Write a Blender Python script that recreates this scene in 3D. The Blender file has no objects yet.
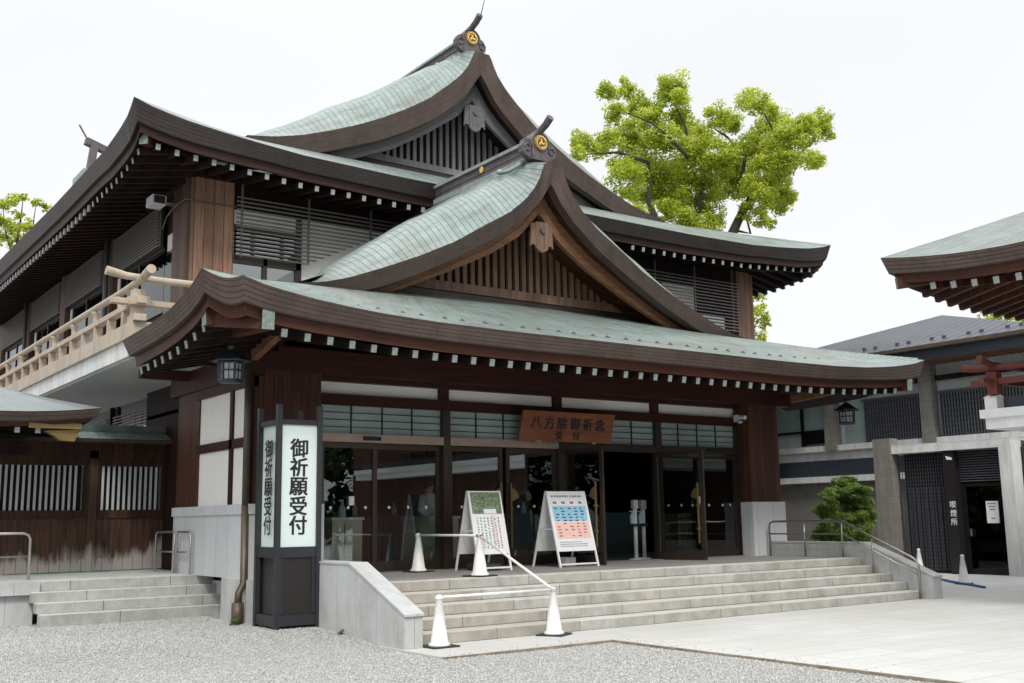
import bpy, math, random
import numpy as np
from mathutils import Vector, Matrix

random.seed(7)
rng = np.random.default_rng(11)
R = math.radians
scn = bpy.context.scene
col = scn.collection

# ------------------------------------------------------------------ camera
CAM = np.array([-7.878, -13.118, 1.7])
F_PX, YAW, PITCH, ROLL = 1069.28, 0.626886, 0.1651036, 0.0158265
def cam_axes():
    cy, sy = math.cos(YAW), math.sin(YAW)
    fwd = np.array([sy * math.cos(PITCH), cy * math.cos(PITCH), math.sin(PITCH)])
    r = np.array([cy, -sy, 0.0]); d = np.cross(fwd, r)
    c, s = math.cos(ROLL), math.sin(ROLL)
    return c * r + s * d, -s * r + c * d, fwd
AX_R, AX_D, AX_F = cam_axes()
camd = bpy.data.cameras.new('camera'); cam = bpy.data.objects.new('camera', camd); col.objects.link(cam)
camd.sensor_width = 36.0; camd.lens = F_PX * 36.0 / 1024.0
camd.clip_start = 0.1; camd.clip_end = 2000
m = Matrix.Identity(4)
for i in range(3):
    m[i][0] = AX_R[i]; m[i][1] = -AX_D[i]; m[i][2] = -AX_F[i]; m[i][3] = CAM[i]
cam.matrix_world = m
scn.camera = cam

# ------------------------------------------------------------------ world, sun, exposure
SUN_EL, SUN_AZ = R(47), R(207)          # azimuth measured from +Y clockwise towards +X
world = bpy.data.worlds.new('World'); scn.world = world; world.use_nodes = True
wn = world.node_tree; wn.nodes.clear()
o_ = wn.nodes.new('ShaderNodeOutputWorld'); bg = wn.nodes.new('ShaderNodeBackground')
sky = wn.nodes.new('ShaderNodeTexSky'); sky.sky_type = 'NISHITA'; sky.sun_disc = False
sky.sun_elevation = SUN_EL; sky.sun_rotation = SUN_AZ; sky.dust_density = 4.0; sky.air_density = 1.0
hs = wn.nodes.new('ShaderNodeHueSaturation'); hs.inputs['Saturation'].default_value = 0.22
mixw = wn.nodes.new('ShaderNodeMix'); mixw.data_type = 'RGBA'; mixw.inputs[0].default_value = 0.80
mixw.inputs[7].default_value = (9.6, 9.85, 10.1, 1)
# thin high cloud: even near the horizon, brighter towards the zenith
wtc = wn.nodes.new('ShaderNodeTexCoord'); wsp = wn.nodes.new('ShaderNodeSeparateXYZ'); wn.links.new(wtc.outputs['Generated'], wsp.inputs[0])
wmr = wn.nodes.new('ShaderNodeMapRange'); wmr.interpolation_type = 'SMOOTHSTEP'
for k_, v_ in (('From Min', .40), ('From Max', 1.0), ('To Min', 1.0), ('To Max', 2.3)): wmr.inputs[k_].default_value = v_
wn.links.new(wsp.outputs[2], wmr.inputs['Value'])
wvm = wn.nodes.new('ShaderNodeVectorMath'); wvm.operation = 'SCALE'; wvm.inputs[0].default_value = (8.2, 8.35, 8.5)
wnz = wn.nodes.new('ShaderNodeTexNoise'); wnz.inputs['Scale'].default_value = 2.2; wnz.inputs['Detail'].default_value = 5; wn.links.new(wtc.outputs['Generated'], wnz.inputs['Vector'])
wm2 = wn.nodes.new('ShaderNodeMapRange'); wm2.inputs['From Min'].default_value = .35; wm2.inputs['From Max'].default_value = .65; wm2.inputs['To Min'].default_value = .97; wm2.inputs['To Max'].default_value = 1.03
wn.links.new(wnz.outputs['Fac'], wm2.inputs['Value'])
wm3 = wn.nodes.new('ShaderNodeMath'); wm3.operation = 'MULTIPLY'; wn.links.new(wmr.outputs[0], wm3.inputs[0]); wn.links.new(wm2.outputs[0], wm3.inputs[1])
wn.links.new(wm3.outputs[0], wvm.inputs['Scale']); wn.links.new(wvm.outputs[0], mixw.inputs[7])
wn.links.new(sky.outputs[0], hs.inputs['Color']); wn.links.new(hs.outputs[0], mixw.inputs[6])
wn.links.new(mixw.outputs[2], bg.inputs[0]); bg.inputs[1].default_value = 0.10
wn.links.new(bg.outputs[0], o_.inputs[0])
sund = bpy.data.lights.new('sun', 'SUN'); sund.energy = 1.5; sund.angle = R(12); sund.color = (1.0, 0.95, 0.88)
sun = bpy.data.objects.new('sun', sund); col.objects.link(sun)
sdir = Vector((math.sin(SUN_AZ) * math.cos(SUN_EL), math.cos(SUN_AZ) * math.cos(SUN_EL), math.sin(SUN_EL)))
sun.rotation_euler = sdir.to_track_quat('Z', 'Y').to_euler()
sun.location = (0, -20, 40)
vs = scn.view_settings; vs.view_transform = 'Standard'; vs.look = 'None'; vs.exposure = 0.42; vs.gamma = 1.0
vs.use_curve_mapping = False
scn.render.resolution_x = 1024; scn.render.resolution_y = 683
scn.cycles.max_bounces = 7; scn.cycles.transparent_max_bounces = 12

# ------------------------------------------------------------------ pixel helpers (measuring only)
def ray(x, y):
    return AX_R * ((x - 512) / F_PX) + AX_D * ((y - 341.5) / F_PX) + AX_F
def at_depth(x, y, d):
    return CAM + ray(x, y) * d

# ------------------------------------------------------------------ materials
MATS = {}
class NT:
    def __init__(s, name):
        s.m = bpy.data.materials.new(name); s.m.use_nodes = True
        s.t = s.m.node_tree; s.t.nodes.clear()
        s.out = s.n('ShaderNodeOutputMaterial'); s.b = s.n('ShaderNodeBsdfPrincipled')
        s.t.links.new(s.b.outputs[0], s.out.inputs[0]); MATS[name] = s.m
        s.tc = s.n('ShaderNodeTexCoord')
    def n(s, k, **kw):
        x = s.t.nodes.new(k)
        for a, v in kw.items(): setattr(x, a, v)
        return x
    def l(s, a, b): s.t.links.new(a, b)
    def mapping(s, scale=(1, 1, 1), src='Object', loc=(0, 0, 0)):
        mp = s.n('ShaderNodeMapping'); mp.inputs['Scale'].default_value = scale; mp.inputs['Location'].default_value = loc
        s.l(s.tc.outputs[src], mp.inputs[0]); return mp.outputs[0]
    def noise(s, scale=5, detail=4, rough=.55, vec=None, dist=0):
        x = s.n('ShaderNodeTexNoise'); x.inputs['Scale'].default_value = scale; x.inputs['Detail'].default_value = detail
        x.inputs['Roughness'].default_value = rough; x.inputs['Distortion'].default_value = dist
        s.l(vec if vec is not None else s.tc.outputs['Object'], x.inputs['Vector']); return x.outputs['Fac']
    def ramp(s, fac, stops):
        r = s.n('ShaderNodeValToRGB'); e = r.color_ramp.elements
        while len(e) < len(stops): e.new(0.5)
        for i, (p, c) in enumerate(stops):
            e[i].position = p; e[i].color = (c[0], c[1], c[2], 1) if hasattr(c, '__len__') else (c, c, c, 1)
        s.l(fac, r.inputs[0]); return r.outputs[0]
    def mix(s, fac, a, b, blend='MIX'):
        x = s.n('ShaderNodeMix'); x.data_type = 'RGBA'; x.blend_type = blend
        for i, v in ((0, fac), (6, a), (7, b)):
            if hasattr(v, 'is_linked') or hasattr(v, 'links'): s.l(v, x.inputs[i])
            elif i == 0: x.inputs[0].default_value = v
            else: x.inputs[i].default_value = (*v, 1) if len(v) == 3 else v
        return x.outputs[2]
    def math(s, op, a, b=None, c=None):
        x = s.n('ShaderNodeMath'); x.operation = op
        for i, v in enumerate((a, b, c)):
            if v is None: continue
            if hasattr(v, 'links'): s.l(v, x.inputs[i])
            else: x.inputs[i].default_value = v
        return x.outputs[0]
    def bump(s, h, strength=.3, dist=.02):
        x = s.n('ShaderNodeBump'); x.inputs['Strength'].default_value = strength; x.inputs['Distance'].default_value = dist
        s.l(h, x.inputs['Height']); s.l(x.outputs[0], s.b.inputs['Normal'])
    def set(s, color=None, rough=.6, metal=0, spec=None):
        if color is not None:
            if hasattr(color, 'links'): s.l(color, s.b.inputs['Base Color'])
            else: s.b.inputs['Base Color'].default_value = (*color, 1)
        if hasattr(rough, 'links'): s.l(rough, s.b.inputs['Roughness'])
        else: s.b.inputs['Roughness'].default_value = rough
        s.b.inputs['Metallic'].default_value = metal
        if spec is not None: s.b.inputs['Specular IOR Level'].default_value = spec
        return s.m

def plain(name, c, rough=.6, metal=0, var=.12, scale=6, spec=None):
    t = NT(name)
    f = t.noise(scale, 5, .6)
    c2 = t.ramp(f, [(.3, tuple(v * (1 - var) for v in c)), (.7, tuple(min(1, v * (1 + var)) for v in c))])
    return t.set(c2, rough, metal, spec)

def wood(name, dark, light, board=.0, rough=.55, vert=True, seam=.06, contrast=(.3, .75)):
    t = NT(name)
    v = t.mapping((9, 9, .55) if vert else (.6, 9, 9))
    f = t.noise(1.6, 6, .65, v, .4); f2 = t.noise(.7, 3)
    g = t.math('ADD', t.math('MULTIPLY', f, .65), t.math('MULTIPLY', f2, .35))
    c = t.ramp(g, [(contrast[0], dark), (contrast[1], light)])
    h = f
    if board:
        sx = t.n('ShaderNodeSeparateXYZ'); t.l(t.tc.outputs['Object'], sx.inputs[0])
        u = t.math('ADD', sx.outputs[0], sx.outputs[1]) if vert else sx.outputs[2]
        u = t.math('DIVIDE', u, board)
        cell = t.math('FLOOR', u); fr = t.math('FRACT', u)
        sm = t.math('LESS_THAN', fr, seam)
        wv = t.n('ShaderNodeTexWhiteNoise'); wv.noise_dimensions = '1D'; t.l(cell, wv.inputs['W'])
        tone = t.ramp(wv.outputs['Value'], [(0, .7), (1, 1.25)])
        c = t.mix(1.0, c, tone, 'MULTIPLY')
        c = t.mix(sm, c, tuple(v * .25 for v in dark))
        h = t.math('SUBTRACT', f, t.math('MULTIPLY', sm, 2.0))
    t.bump(h, .25, .01)
    return t.set(c, rough, 0, .25)

def copper(name, course=.33, wid=1.1, grey=False):
    t = NT(name)
    br = t.n('ShaderNodeTexBrick'); br.inputs['Scale'].default_value = 1.0
    br.inputs['Brick Width'].default_value = wid; br.inputs['Row Height'].default_value = course
    br.inputs['Mortar Size'].default_value = .009; br.inputs['Mortar Smooth'].default_value = .2
    br.inputs['Color1'].default_value = (.205, .275, .258, 1); br.inputs['Color2'].default_value = (.27, .345, .325, 1)
    br.inputs['Mortar'].default_value = (.07, .085, .08, 1); br.inputs['Bias'].default_value = 0.0
    t.l(t.tc.outputs['UV'], br.inputs['Vector'])
    n1 = t.noise(.55, 5, .6); n2 = t.noise(3.2, 6, .7)
    st = t.n('ShaderNodeMapping'); st.inputs['Scale'].default_value = (5, .5, 1); t.l(t.tc.outputs['UV'], st.inputs[0])
    n3 = t.noise(1.2, 5, .6, st.outputs[0])
    c = t.mix(t.ramp(n2, [(.45, 0.), (.75, .55)]), br.outputs['Color'], (.36, .43, .41))
    c = t.mix(t.ramp(n3, [(.46, 0.), (.68, .75)]), c, (.14, .165, .15))
    c = t.mix(t.ramp(n1, [(.46, 0.), (.68, .5)]), c, (.20, .165, .135))
    n4 = t.noise(14, 4, .75); c = t.mix(.55, c, t.ramp(n4, [(.3, .62), (.7, 1.12)]), 'MULTIPLY')
    c = t.mix(br.outputs['Fac'], c, (.065, .08, .075))
    if grey: c = t.mix(.65, c, (.19, .205, .22))
    sp = t.n('ShaderNodeSeparateXYZ'); t.l(t.tc.outputs['UV'], sp.inputs[0])
    saw = t.math('FRACT', t.math('DIVIDE', sp.outputs[1], course))
    t.bump(t.math('SUBTRACT', saw, t.math('MULTIPLY', br.outputs['Fac'], .8)), .5, .03)
    return t.set(c, .36, .15)

def fascia(name, a, b, layer=.075):
    t = NT(name)
    sp = t.n('ShaderNodeSeparateXYZ'); t.l(t.tc.outputs['UV'], sp.inputs[0])
    u = t.math('DIVIDE', sp.outputs[1], layer)
    fr = t.math('FRACT', u)
    ln = t.math('LESS_THAN', fr, .22)
    j = t.math('LESS_THAN', t.math('FRACT', t.math('ADD', t.math('DIVIDE', sp.outputs[0], 1.25), t.math('MULTIPLY', t.math('FLOOR', u), .37))), .012)
    st = t.n('ShaderNodeMapping'); st.inputs['Scale'].default_value = (.9, 5, 1); t.l(t.tc.outputs['UV'], st.inputs[0])
    f = t.noise(1.3, 6, .65, st.outputs[0]); f2 = t.noise(.5, 3)
    c = t.ramp(t.math('ADD', t.math('MULTIPLY', f, .6), t.math('MULTIPLY', f2, .4)), [(.3, a), (.72, b)])
    c = t.mix(t.math('MAXIMUM', t.math('MULTIPLY', ln, .75), t.math('MULTIPLY', j, .6)), c, tuple(v * .3 for v in a))
    t.bump(t.math('SUBTRACT', fr, t.math('MULTIPLY', ln, 1.0)), .5, .02)
    return t.set(c, .5, .1)

def stone(name, c1, c2, w, h, joint=.006, axis='XZ', stain=.35, mortar=None, offset=.5):
    t = NT(name)
    sx = t.n('ShaderNodeSeparateXYZ'); t.l(t.tc.outputs['Object'], sx.inputs[0])
    cb = t.n('ShaderNodeCombineXYZ')
    if axis == 'XZ':
        t.l(t.math('ADD', sx.outputs[0], sx.outputs[1]), cb.inputs[0]); t.l(sx.outputs[2], cb.inputs[1])
    else:
        t.l(sx.outputs[0], cb.inputs[0]); t.l(sx.outputs[1], cb.inputs[1])
    br = t.n('ShaderNodeTexBrick'); br.offset = offset; br.inputs['Scale'].default_value = 1
    br.inputs['Brick Width'].default_value = w; br.inputs['Row Height'].default_value = h
    br.inputs['Mortar Size'].default_value = joint; br.inputs['Mortar Smooth'].default_value = .1
    br.inputs['Color1'].default_value = (*c1, 1); br.inputs['Color2'].default_value = (*c2, 1)
    br.inputs['Mortar'].default_value = (*(mortar or tuple(v * .35 for v in c1)), 1)
    t.l(cb.outputs[0], br.inputs['Vector'])
    sp = t.noise(90, 3, .7); st = t.noise(1.1, 6, .7); st2 = t.noise(4.5, 5, .7)
    c = t.mix(.5, br.outputs['Color'], t.ramp(sp, [(.3, .55), (.7, 1.0)]), 'MULTIPLY')
    c = t.mix(t.ramp(st, [(.48, 0.), (.75, stain)]), c, tuple(v * .48 for v in (c1[0], c1[1] * .96, c1[2] * .85)))
    c = t.mix(t.ramp(st2, [(.5, 0.), (.8, stain * .7)]), c, (c1[0] * .75, c1[1] * .66, c1[2] * .5))
    t.bump(t.math('SUBTRACT', t.math('MULTIPLY', sp, .3), br.outputs['Fac']), .2, .008)
    return t.set(c, .75)

copper('copper_lower', .145, 2.2); copper('copper_upper', .19, 2.6)
fascia('copper_edge', (.068, .047, .041), (.165, .115, .098), .085)
fascia('copper_edge_upper', (.034, .025, .027), (.080, .058, .058), .10)
wood('eave_board', (.034, .012, .008), (.10, .036, .022), vert=False)
wood('eave_board_upper', (.018, .009, .008), (.055, .026, .021), vert=False)
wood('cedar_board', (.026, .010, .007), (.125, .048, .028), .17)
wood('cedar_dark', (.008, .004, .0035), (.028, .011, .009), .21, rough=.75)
wood('beam_wood', (.018, .006, .0045), (.062, .018, .012), vert=False)
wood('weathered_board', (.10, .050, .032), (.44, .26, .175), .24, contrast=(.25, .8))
wood('weathered_shaded', (.055, .030, .024), (.14, .085, .066), .24)  # darker copy of weathered_board: shade of the left side painted into the colour
wood('lattice_wood', (.095, .055, .038), (.32, .205, .145))
wood('lattice_grey', (.15, .14, .14), (.30, .28, .285))
wood('barge_wood', (.10, .045, .024), (.33, .175, .095), vert=False)
wood('barge_grey', (.095, .090, .095), (.20, .19, .20), vert=False)
wood('rail_wood', (.37, .30, .235), (.57, .49, .395), vert=False)
wood('gate_wood', (.018, .009, .006), (.085, .038, .02), .22)
wood('red_rail', (.10, .03, .025), (.22, .07, .055), vert=False)
wood('sign_wood', (.13, .045, .022), (.30, .115, .055), vert=False)
plain('gate_bleached', (.30, .27, .25), .8)
plain('slate_slat', (.075, .08, .092), .5)
plain('louver_metal', (.15, .135, .128), .45, .1)
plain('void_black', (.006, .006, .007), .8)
plain('plaster', (.80, .79, .765), .85, var=.05, scale=1.2)
plain('plaster_grey', (.52, .54, .56), .8, var=.06)
plain('white_concrete', (.66, .67, .66), .8, var=.10, scale=1.5)
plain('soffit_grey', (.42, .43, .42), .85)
plain('cap_copper', (.20, .245, .225), .65, .1, .3, 14)
plain('white_cap', (.29, .32, .31), .65)
plain('bronze_frame', (.060, .045, .037), .38, .55, .1)
plain('bronze_light', (.36, .28, .235), .45, .5, .1)
plain('dark_frame', (.020, .019, .020), .4, .4)
plain('gold', (.83, .55, .17), .32, .9)
plain('gold_dark', (.10, .06, .02), .5, .3)
plain('brass', (.30, .21, .09), .45, .7)
plain('ornament', (.115, .10, .105), .55, .3, .35, 9)
plain('ridge_copper', (.10, .085, .085), .5, .25, .3, 4)
plain('ridge_green', (.24, .29, .28), .5, .2, .25, 5)
plain('lantern_metal', (.05, .06, .07), .45, .5)
plain('steel', (.52, .50, .47), .28, .9)
plain('rail_bronze', (.36, .33, .30), .3, .85)
plain('cone_white', (.80, .80, .79), .45, var=.05)
plain('rubber_black', (.03, .028, .027), .7)
plain('totem_frame', (.030, .032, .038), .42, .2)
plain('totem_panel', (.019, .016, .016), .4)
plain('sign_white', (.74, .76, .77), .4, var=.03)
plain('ink_black', (.010, .010, .011), .6)
plain('ink_blue', (.27, .52, .68), .5, var=.05)
plain('ink_pink', (.78, .52, .47), .5, var=.05)
plain('ink_grey', (.22, .23, .26), .5)
plain('ink_red', (.45, .10, .09), .5)
plain('white_paint', (.78, .79, .80), .5, var=.04)
plain('navy_band', (.035, .045, .06), .4)
plain('black_metal', (.012, .012, .014), .4, .3)
plain('pipe_copper', (.11, .082, .06), .5, .4, .25, 3)
plain('pipe_green', (.085, .08, .066), .5, .3, .25, 3)
plain('counter_cream', (.62, .58, .44), .5)
plain('bottle_blue', (.42, .58, .70), .25)
plain('hose_blue', (.03, .12, .34), .35)
plain('robe_white', (.72, .72, .70), .9)
plain('hakama_green', (.42, .50, .30), .9)
plain('skin', (.50, .30, .21), .6)
plain('hair_black', (.012, .010, .010), .5)
plain('bark', (.055, .045, .035), .9, var=.4, scale=8)
plain('dull_brown', (.10, .09, .075), .9)  # dull dark brown for the ceiling and counter grooves
stone('cheek_stone', (.60, .62, .625), (.54, .56, .565), .62, 5.0, .004, stain=.5)
stone('wall_stone', (.66, .67, .69), (.60, .61, .63), .55, 5.0, .004, stain=.12)
stone('porch_paving', (.30, .295, .275), (.25, .245, .23), .6, .6, .004, 'XY', .3)
stone('concrete_pillar', (.27, .255, .235), (.23, .22, .20), .9, .2, .003, stain=.4)
stone('concrete_grey', (.20, .195, .185), (.17, .165, .155), .9, .35, .003, stain=.5)

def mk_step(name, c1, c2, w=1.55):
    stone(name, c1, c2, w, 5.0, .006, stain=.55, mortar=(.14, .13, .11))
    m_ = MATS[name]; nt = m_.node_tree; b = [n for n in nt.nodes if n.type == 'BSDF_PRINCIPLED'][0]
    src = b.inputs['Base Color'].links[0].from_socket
    ge = nt.nodes.new('ShaderNodeNewGeometry'); sp = nt.nodes.new('ShaderNodeSeparateXYZ'); nt.links.new(ge.outputs['True Normal'], sp.inputs[0])  # riser shade put into the colour of upright faces, mottled with grime
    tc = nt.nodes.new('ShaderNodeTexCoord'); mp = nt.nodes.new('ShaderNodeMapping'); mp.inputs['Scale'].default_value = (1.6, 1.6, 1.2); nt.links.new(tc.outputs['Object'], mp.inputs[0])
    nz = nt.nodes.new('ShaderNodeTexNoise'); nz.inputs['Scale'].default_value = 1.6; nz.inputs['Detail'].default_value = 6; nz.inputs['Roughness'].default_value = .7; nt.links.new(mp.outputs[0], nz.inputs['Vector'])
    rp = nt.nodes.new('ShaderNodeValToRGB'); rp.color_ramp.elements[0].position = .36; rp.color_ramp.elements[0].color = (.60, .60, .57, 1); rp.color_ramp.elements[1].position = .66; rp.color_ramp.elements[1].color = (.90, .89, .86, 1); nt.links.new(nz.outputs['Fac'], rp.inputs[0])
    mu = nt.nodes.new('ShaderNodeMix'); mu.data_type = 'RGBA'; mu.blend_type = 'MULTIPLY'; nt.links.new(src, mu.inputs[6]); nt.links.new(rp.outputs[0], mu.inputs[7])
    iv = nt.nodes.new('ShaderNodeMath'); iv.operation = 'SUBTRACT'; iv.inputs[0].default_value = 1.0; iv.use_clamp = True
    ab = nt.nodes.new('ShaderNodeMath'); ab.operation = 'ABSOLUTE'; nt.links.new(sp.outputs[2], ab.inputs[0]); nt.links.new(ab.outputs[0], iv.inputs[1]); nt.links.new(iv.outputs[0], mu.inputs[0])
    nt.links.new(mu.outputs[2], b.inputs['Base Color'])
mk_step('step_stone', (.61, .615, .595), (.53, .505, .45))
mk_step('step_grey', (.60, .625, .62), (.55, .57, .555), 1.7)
def mk_paving():
    t = NT('paving')
    br = t.n('ShaderNodeTexBrick'); br.inputs['Scale'].default_value = 1
    br.inputs['Brick Width'].default_value = 1.2; br.inputs['Row Height'].default_value = .6
    br.inputs['Mortar Size'].default_value = .006; br.inputs['Color1'].default_value = (.575, .575, .56, 1)
    br.inputs['Color2'].default_value = (.535, .535, .52, 1); br.inputs['Mortar'].default_value = (.25, .25, .235, 1)
    t.l(t.tc.outputs['Object'], br.inputs['Vector'])
    a = t.noise(.35, 5, .65); b = t.noise(40, 4, .7)
    a2 = t.noise(1.6, 6, .7, t.mapping((.5, 1.6, 1))); c = t.mix(t.ramp(a, [(.42, 0.), (.72, .6)]), br.outputs['Color'], (.44, .43, .395)); c = t.mix(t.ramp(a2, [(.5, 0.), (.75, .45)]), c, (.40, .39, .36))
    c = t.mix(.35, c, t.ramp(b, [(.25, .6), (.75, 1.)]), 'MULTIPLY')
    t.bump(b, .1, .004); t.set(c, .8)
mk_paving()
def mk_gravel():
    t = NT('gravel')
    vo = t.n('ShaderNodeTexVoronoi'); vo.inputs['Scale'].default_value = 38; vo.feature = 'F1'
    t.l(t.tc.outputs['Object'], vo.inputs['Vector'])
    v2 = t.n('ShaderNodeTexVoronoi'); v2.inputs['Scale'].default_value = 11; t.l(t.tc.outputs['Object'], v2.inputs['Vector'])
    sx = t.n('ShaderNodeSeparateColor'); t.l(vo.outputs['Color'], sx.inputs[0])
    s2 = t.n('ShaderNodeSeparateColor'); t.l(v2.outputs['Color'], s2.inputs[0])
    c = t.ramp(sx.outputs[0], [(0., (.20, .20, .195)), (.25, (.34, .34, .333)), (.7, (.46, .46, .45)), (1., (.58, .58, .57))])
    c = t.mix(.22, c, t.ramp(s2.outputs[1], [(0, .45), (1, 1.)]), 'MULTIPLY')
    c = t.mix(t.ramp(vo.outputs['Distance'], [(.02, 0.), (.045, .35)]), c, (.2, .195, .19))
    c = t.mix(t.ramp(t.noise(.45, 5, .65), [(.45, 0.), (.8, .3)]), c, (.42, .415, .39))
    t.bump(t.math('SUBTRACT', 1.0, t.math('MULTIPLY', vo.outputs['Distance'], 14)), .35, .01)
    t.set(c, .85)
mk_gravel()
def mk_glass(name, tint, ior=1.5, rough=.0, gain=1.0):
    t = NT(name); t.t.nodes.remove(t.b)
    tr = t.n('ShaderNodeBsdfTransparent'); tr.inputs[0].default_value = (*tint, 1)
    gl = t.n('ShaderNodeBsdfGlossy'); gl.inputs['Roughness'].default_value = rough; gl.inputs[0].default_value = (.9, .95, .95, 1)
    fr = t.n('ShaderNodeFresnel'); fr.inputs[0].default_value = ior
    mx = t.n('ShaderNodeMixShader'); t.l(t.math('MULTIPLY', fr.outputs[0], gain), mx.inputs[0])
    t.l(tr.outputs[0], mx.inputs[1]); t.l(gl.outputs[0], mx.inputs[2]); t.l(mx.outputs[0], t.out.inputs[0])
mk_glass('glass', (.90, .93, .93), 1.55, gain=1.7)
mk_glass('window_glass', (.16, .18, .20), 2.4, gain=1.7)
mk_glass('dark_glass', (.10, .12, .13), 1.45)
def mk_frost():
    t = NT('frosted_glass')
    t.set(t.ramp(t.noise(1.5, 3), [(.3, (.25, .33, .325)), (.7, (.33, .42, .41))]), .14, 0, .8)
mk_frost()
def mk_shoji():
    t = NT('shoji_glass'); c = t.ramp(t.noise(1.3, 3), [(.3, (.66, .82, .80)), (.7, (.74, .90, .88))]); t.set(c, .3)
    tl = t.n('ShaderNodeBsdfTranslucent'); t.l(c, tl.inputs[0]); mx = t.n('ShaderNodeMixShader'); mx.inputs[0].default_value = .9
    t.l(t.b.outputs[0], mx.inputs[1]); t.l(tl.outputs[0], mx.inputs[2]); t.l(mx.outputs[0], t.out.inputs[0])
mk_shoji()
def mk_totem_light():
    t = NT('totem_face'); t.set(t.ramp(t.noise(1.2, 3), [(.3, (.66, .76, .74)), (.7, (.70, .80, .78))]), .3)
mk_totem_light()
def mk_photo():
    t = NT('poster_photo')
    a = t.noise(26, 6, .75)
    t.set(t.ramp(a, [(.34, (.03, .06, .03)), (.5, (.13, .19, .10)), (.62, (.30, .36, .24)), (.72, (.6, .62, .6))]), .45)
mk_photo()
def mk_gate():
    t = NT('gate_panel')
    v = t.mapping((9, 9, .5)); f = t.noise(1.6, 6, .65, v, .4)
    c = t.ramp(f, [(.34, (.014, .007, .005)), (.75, (.12, .05, .024))])
    sx = t.n('ShaderNodeSeparateXYZ'); t.l(t.tc.outputs['Object'], sx.inputs[0])
    # rain-splash bleaching near the sill with an uneven upper edge
    v2 = t.mapping((7, 7, .35)); n = t.noise(1.2, 5, .7, v2); nb = t.noise(.55, 2)
    e = t.math('ADD', t.math('SUBTRACT', .62, sx.outputs[2]), t.math('ADD', t.math('MULTIPLY', t.math('SUBTRACT', n, .5), .9), t.math('MULTIPLY', t.math('SUBTRACT', nb, .5), 2.0)))
    c = t.mix(t.ramp(e, [(.05, 0.), (.32, .92)]), c, (.40, .365, .345))
    fr = t.math('LESS_THAN', t.math('FRACT', t.math('DIVIDE', sx.outputs[0], .2)), .06)
    c = t.mix(t.math('MULTIPLY', fr, .7), c, (.02, .012, .01))
    t.set(c, .7)
mk_gate()
def mk_leaf(name, a, b, c):
    t = NT(name)
    at = t.n('ShaderNodeAttribute'); at.attribute_name = 'tone'
    cc = t.ramp(at.outputs['Fac'], [(0, a), (.5, b), (1, c)])
    t.set(cc, .5)
    tl = t.n('ShaderNodeBsdfTranslucent'); t.l(cc, tl.inputs[0])
    mx = t.n('ShaderNodeMixShader'); mx.inputs[0].default_value = .5
    t.l(t.b.outputs[0], mx.inputs[1]); t.l(tl.outputs[0], mx.inputs[2]); t.l(mx.outputs[0], t.out.inputs[0])
mk_leaf('leaf_spring', (.24, .31, .02), (.48, .57, .05), (.68, .72, .13))
mk_leaf('leaf_pine', (.07, .12, .02), (.16, .25, .045), (.30, .39, .09))
mk_leaf('leaf_dark', (.02, .04, .012), (.045, .075, .02), (.08, .12, .03))
def mk_metalroof():
    t = NT('seam_roof')
    sp = t.n('ShaderNodeSeparateXYZ'); t.l(t.tc.outputs['UV'], sp.inputs[0])
    fr = t.math('FRACT', t.math('DIVIDE', sp.outputs[0], .42))
    ln = t.math('LESS_THAN', fr, .14)
    n = t.noise(.8, 4)
    c = t.ramp(n, [(.3, (.045, .052, .063)), (.7, (.075, .084, .10))])
    c = t.mix(ln, c, (.15, .16, .18))
    t.bump(ln, .6, .04); t.set(c, .6, .05)
mk_metalroof()

def weather(name, dark=.62, amt=.55, sc=(3, 3, .5)):
    m_ = MATS[name]; nt = m_.node_tree; b = [n for n in nt.nodes if n.type == 'BSDF_PRINCIPLED'][0]
    src = b.inputs['Base Color'].links[0].from_socket
    tc = nt.nodes.new('ShaderNodeTexCoord'); mp = nt.nodes.new('ShaderNodeMapping'); mp.inputs['Scale'].default_value = sc; nt.links.new(tc.outputs['Object'], mp.inputs[0])
    nz = nt.nodes.new('ShaderNodeTexNoise'); nz.inputs['Scale'].default_value = 1.5; nz.inputs['Detail'].default_value = 7; nz.inputs['Roughness'].default_value = .72; nt.links.new(mp.outputs[0], nz.inputs['Vector'])
    rp = nt.nodes.new('ShaderNodeValToRGB'); rp.color_ramp.elements[0].position = .38; rp.color_ramp.elements[0].color = (dark, dark * .97, dark * .92, 1); rp.color_ramp.elements[1].position = .58; rp.color_ramp.elements[1].color = (1, 1, 1, 1); nt.links.new(nz.outputs['Fac'], rp.inputs[0])
    mu = nt.nodes.new('ShaderNodeMix'); mu.data_type = 'RGBA'; mu.blend_type = 'MULTIPLY'; mu.inputs[0].default_value = amt; nt.links.new(src, mu.inputs[6]); nt.links.new(rp.outputs[0], mu.inputs[7]); nt.links.new(mu.outputs[2], b.inputs['Base Color'])
for n_ in ('white_concrete', 'rail_wood', 'concrete_pillar', 'copper_edge', 'copper_edge_upper'): weather(n_)
weather('cone_white', .78, .5, (4, 4, 2)); weather('copper_lower', .6, .6, (1.2, 1.2, 1.2)); weather('copper_upper', .6, .6, (1, 1, 1)); weather('cheek_stone', .75, .5, (2, 2, .6)); weather('plaster_grey', .75, .4); weather('white_paint', .85, .4)

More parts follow.
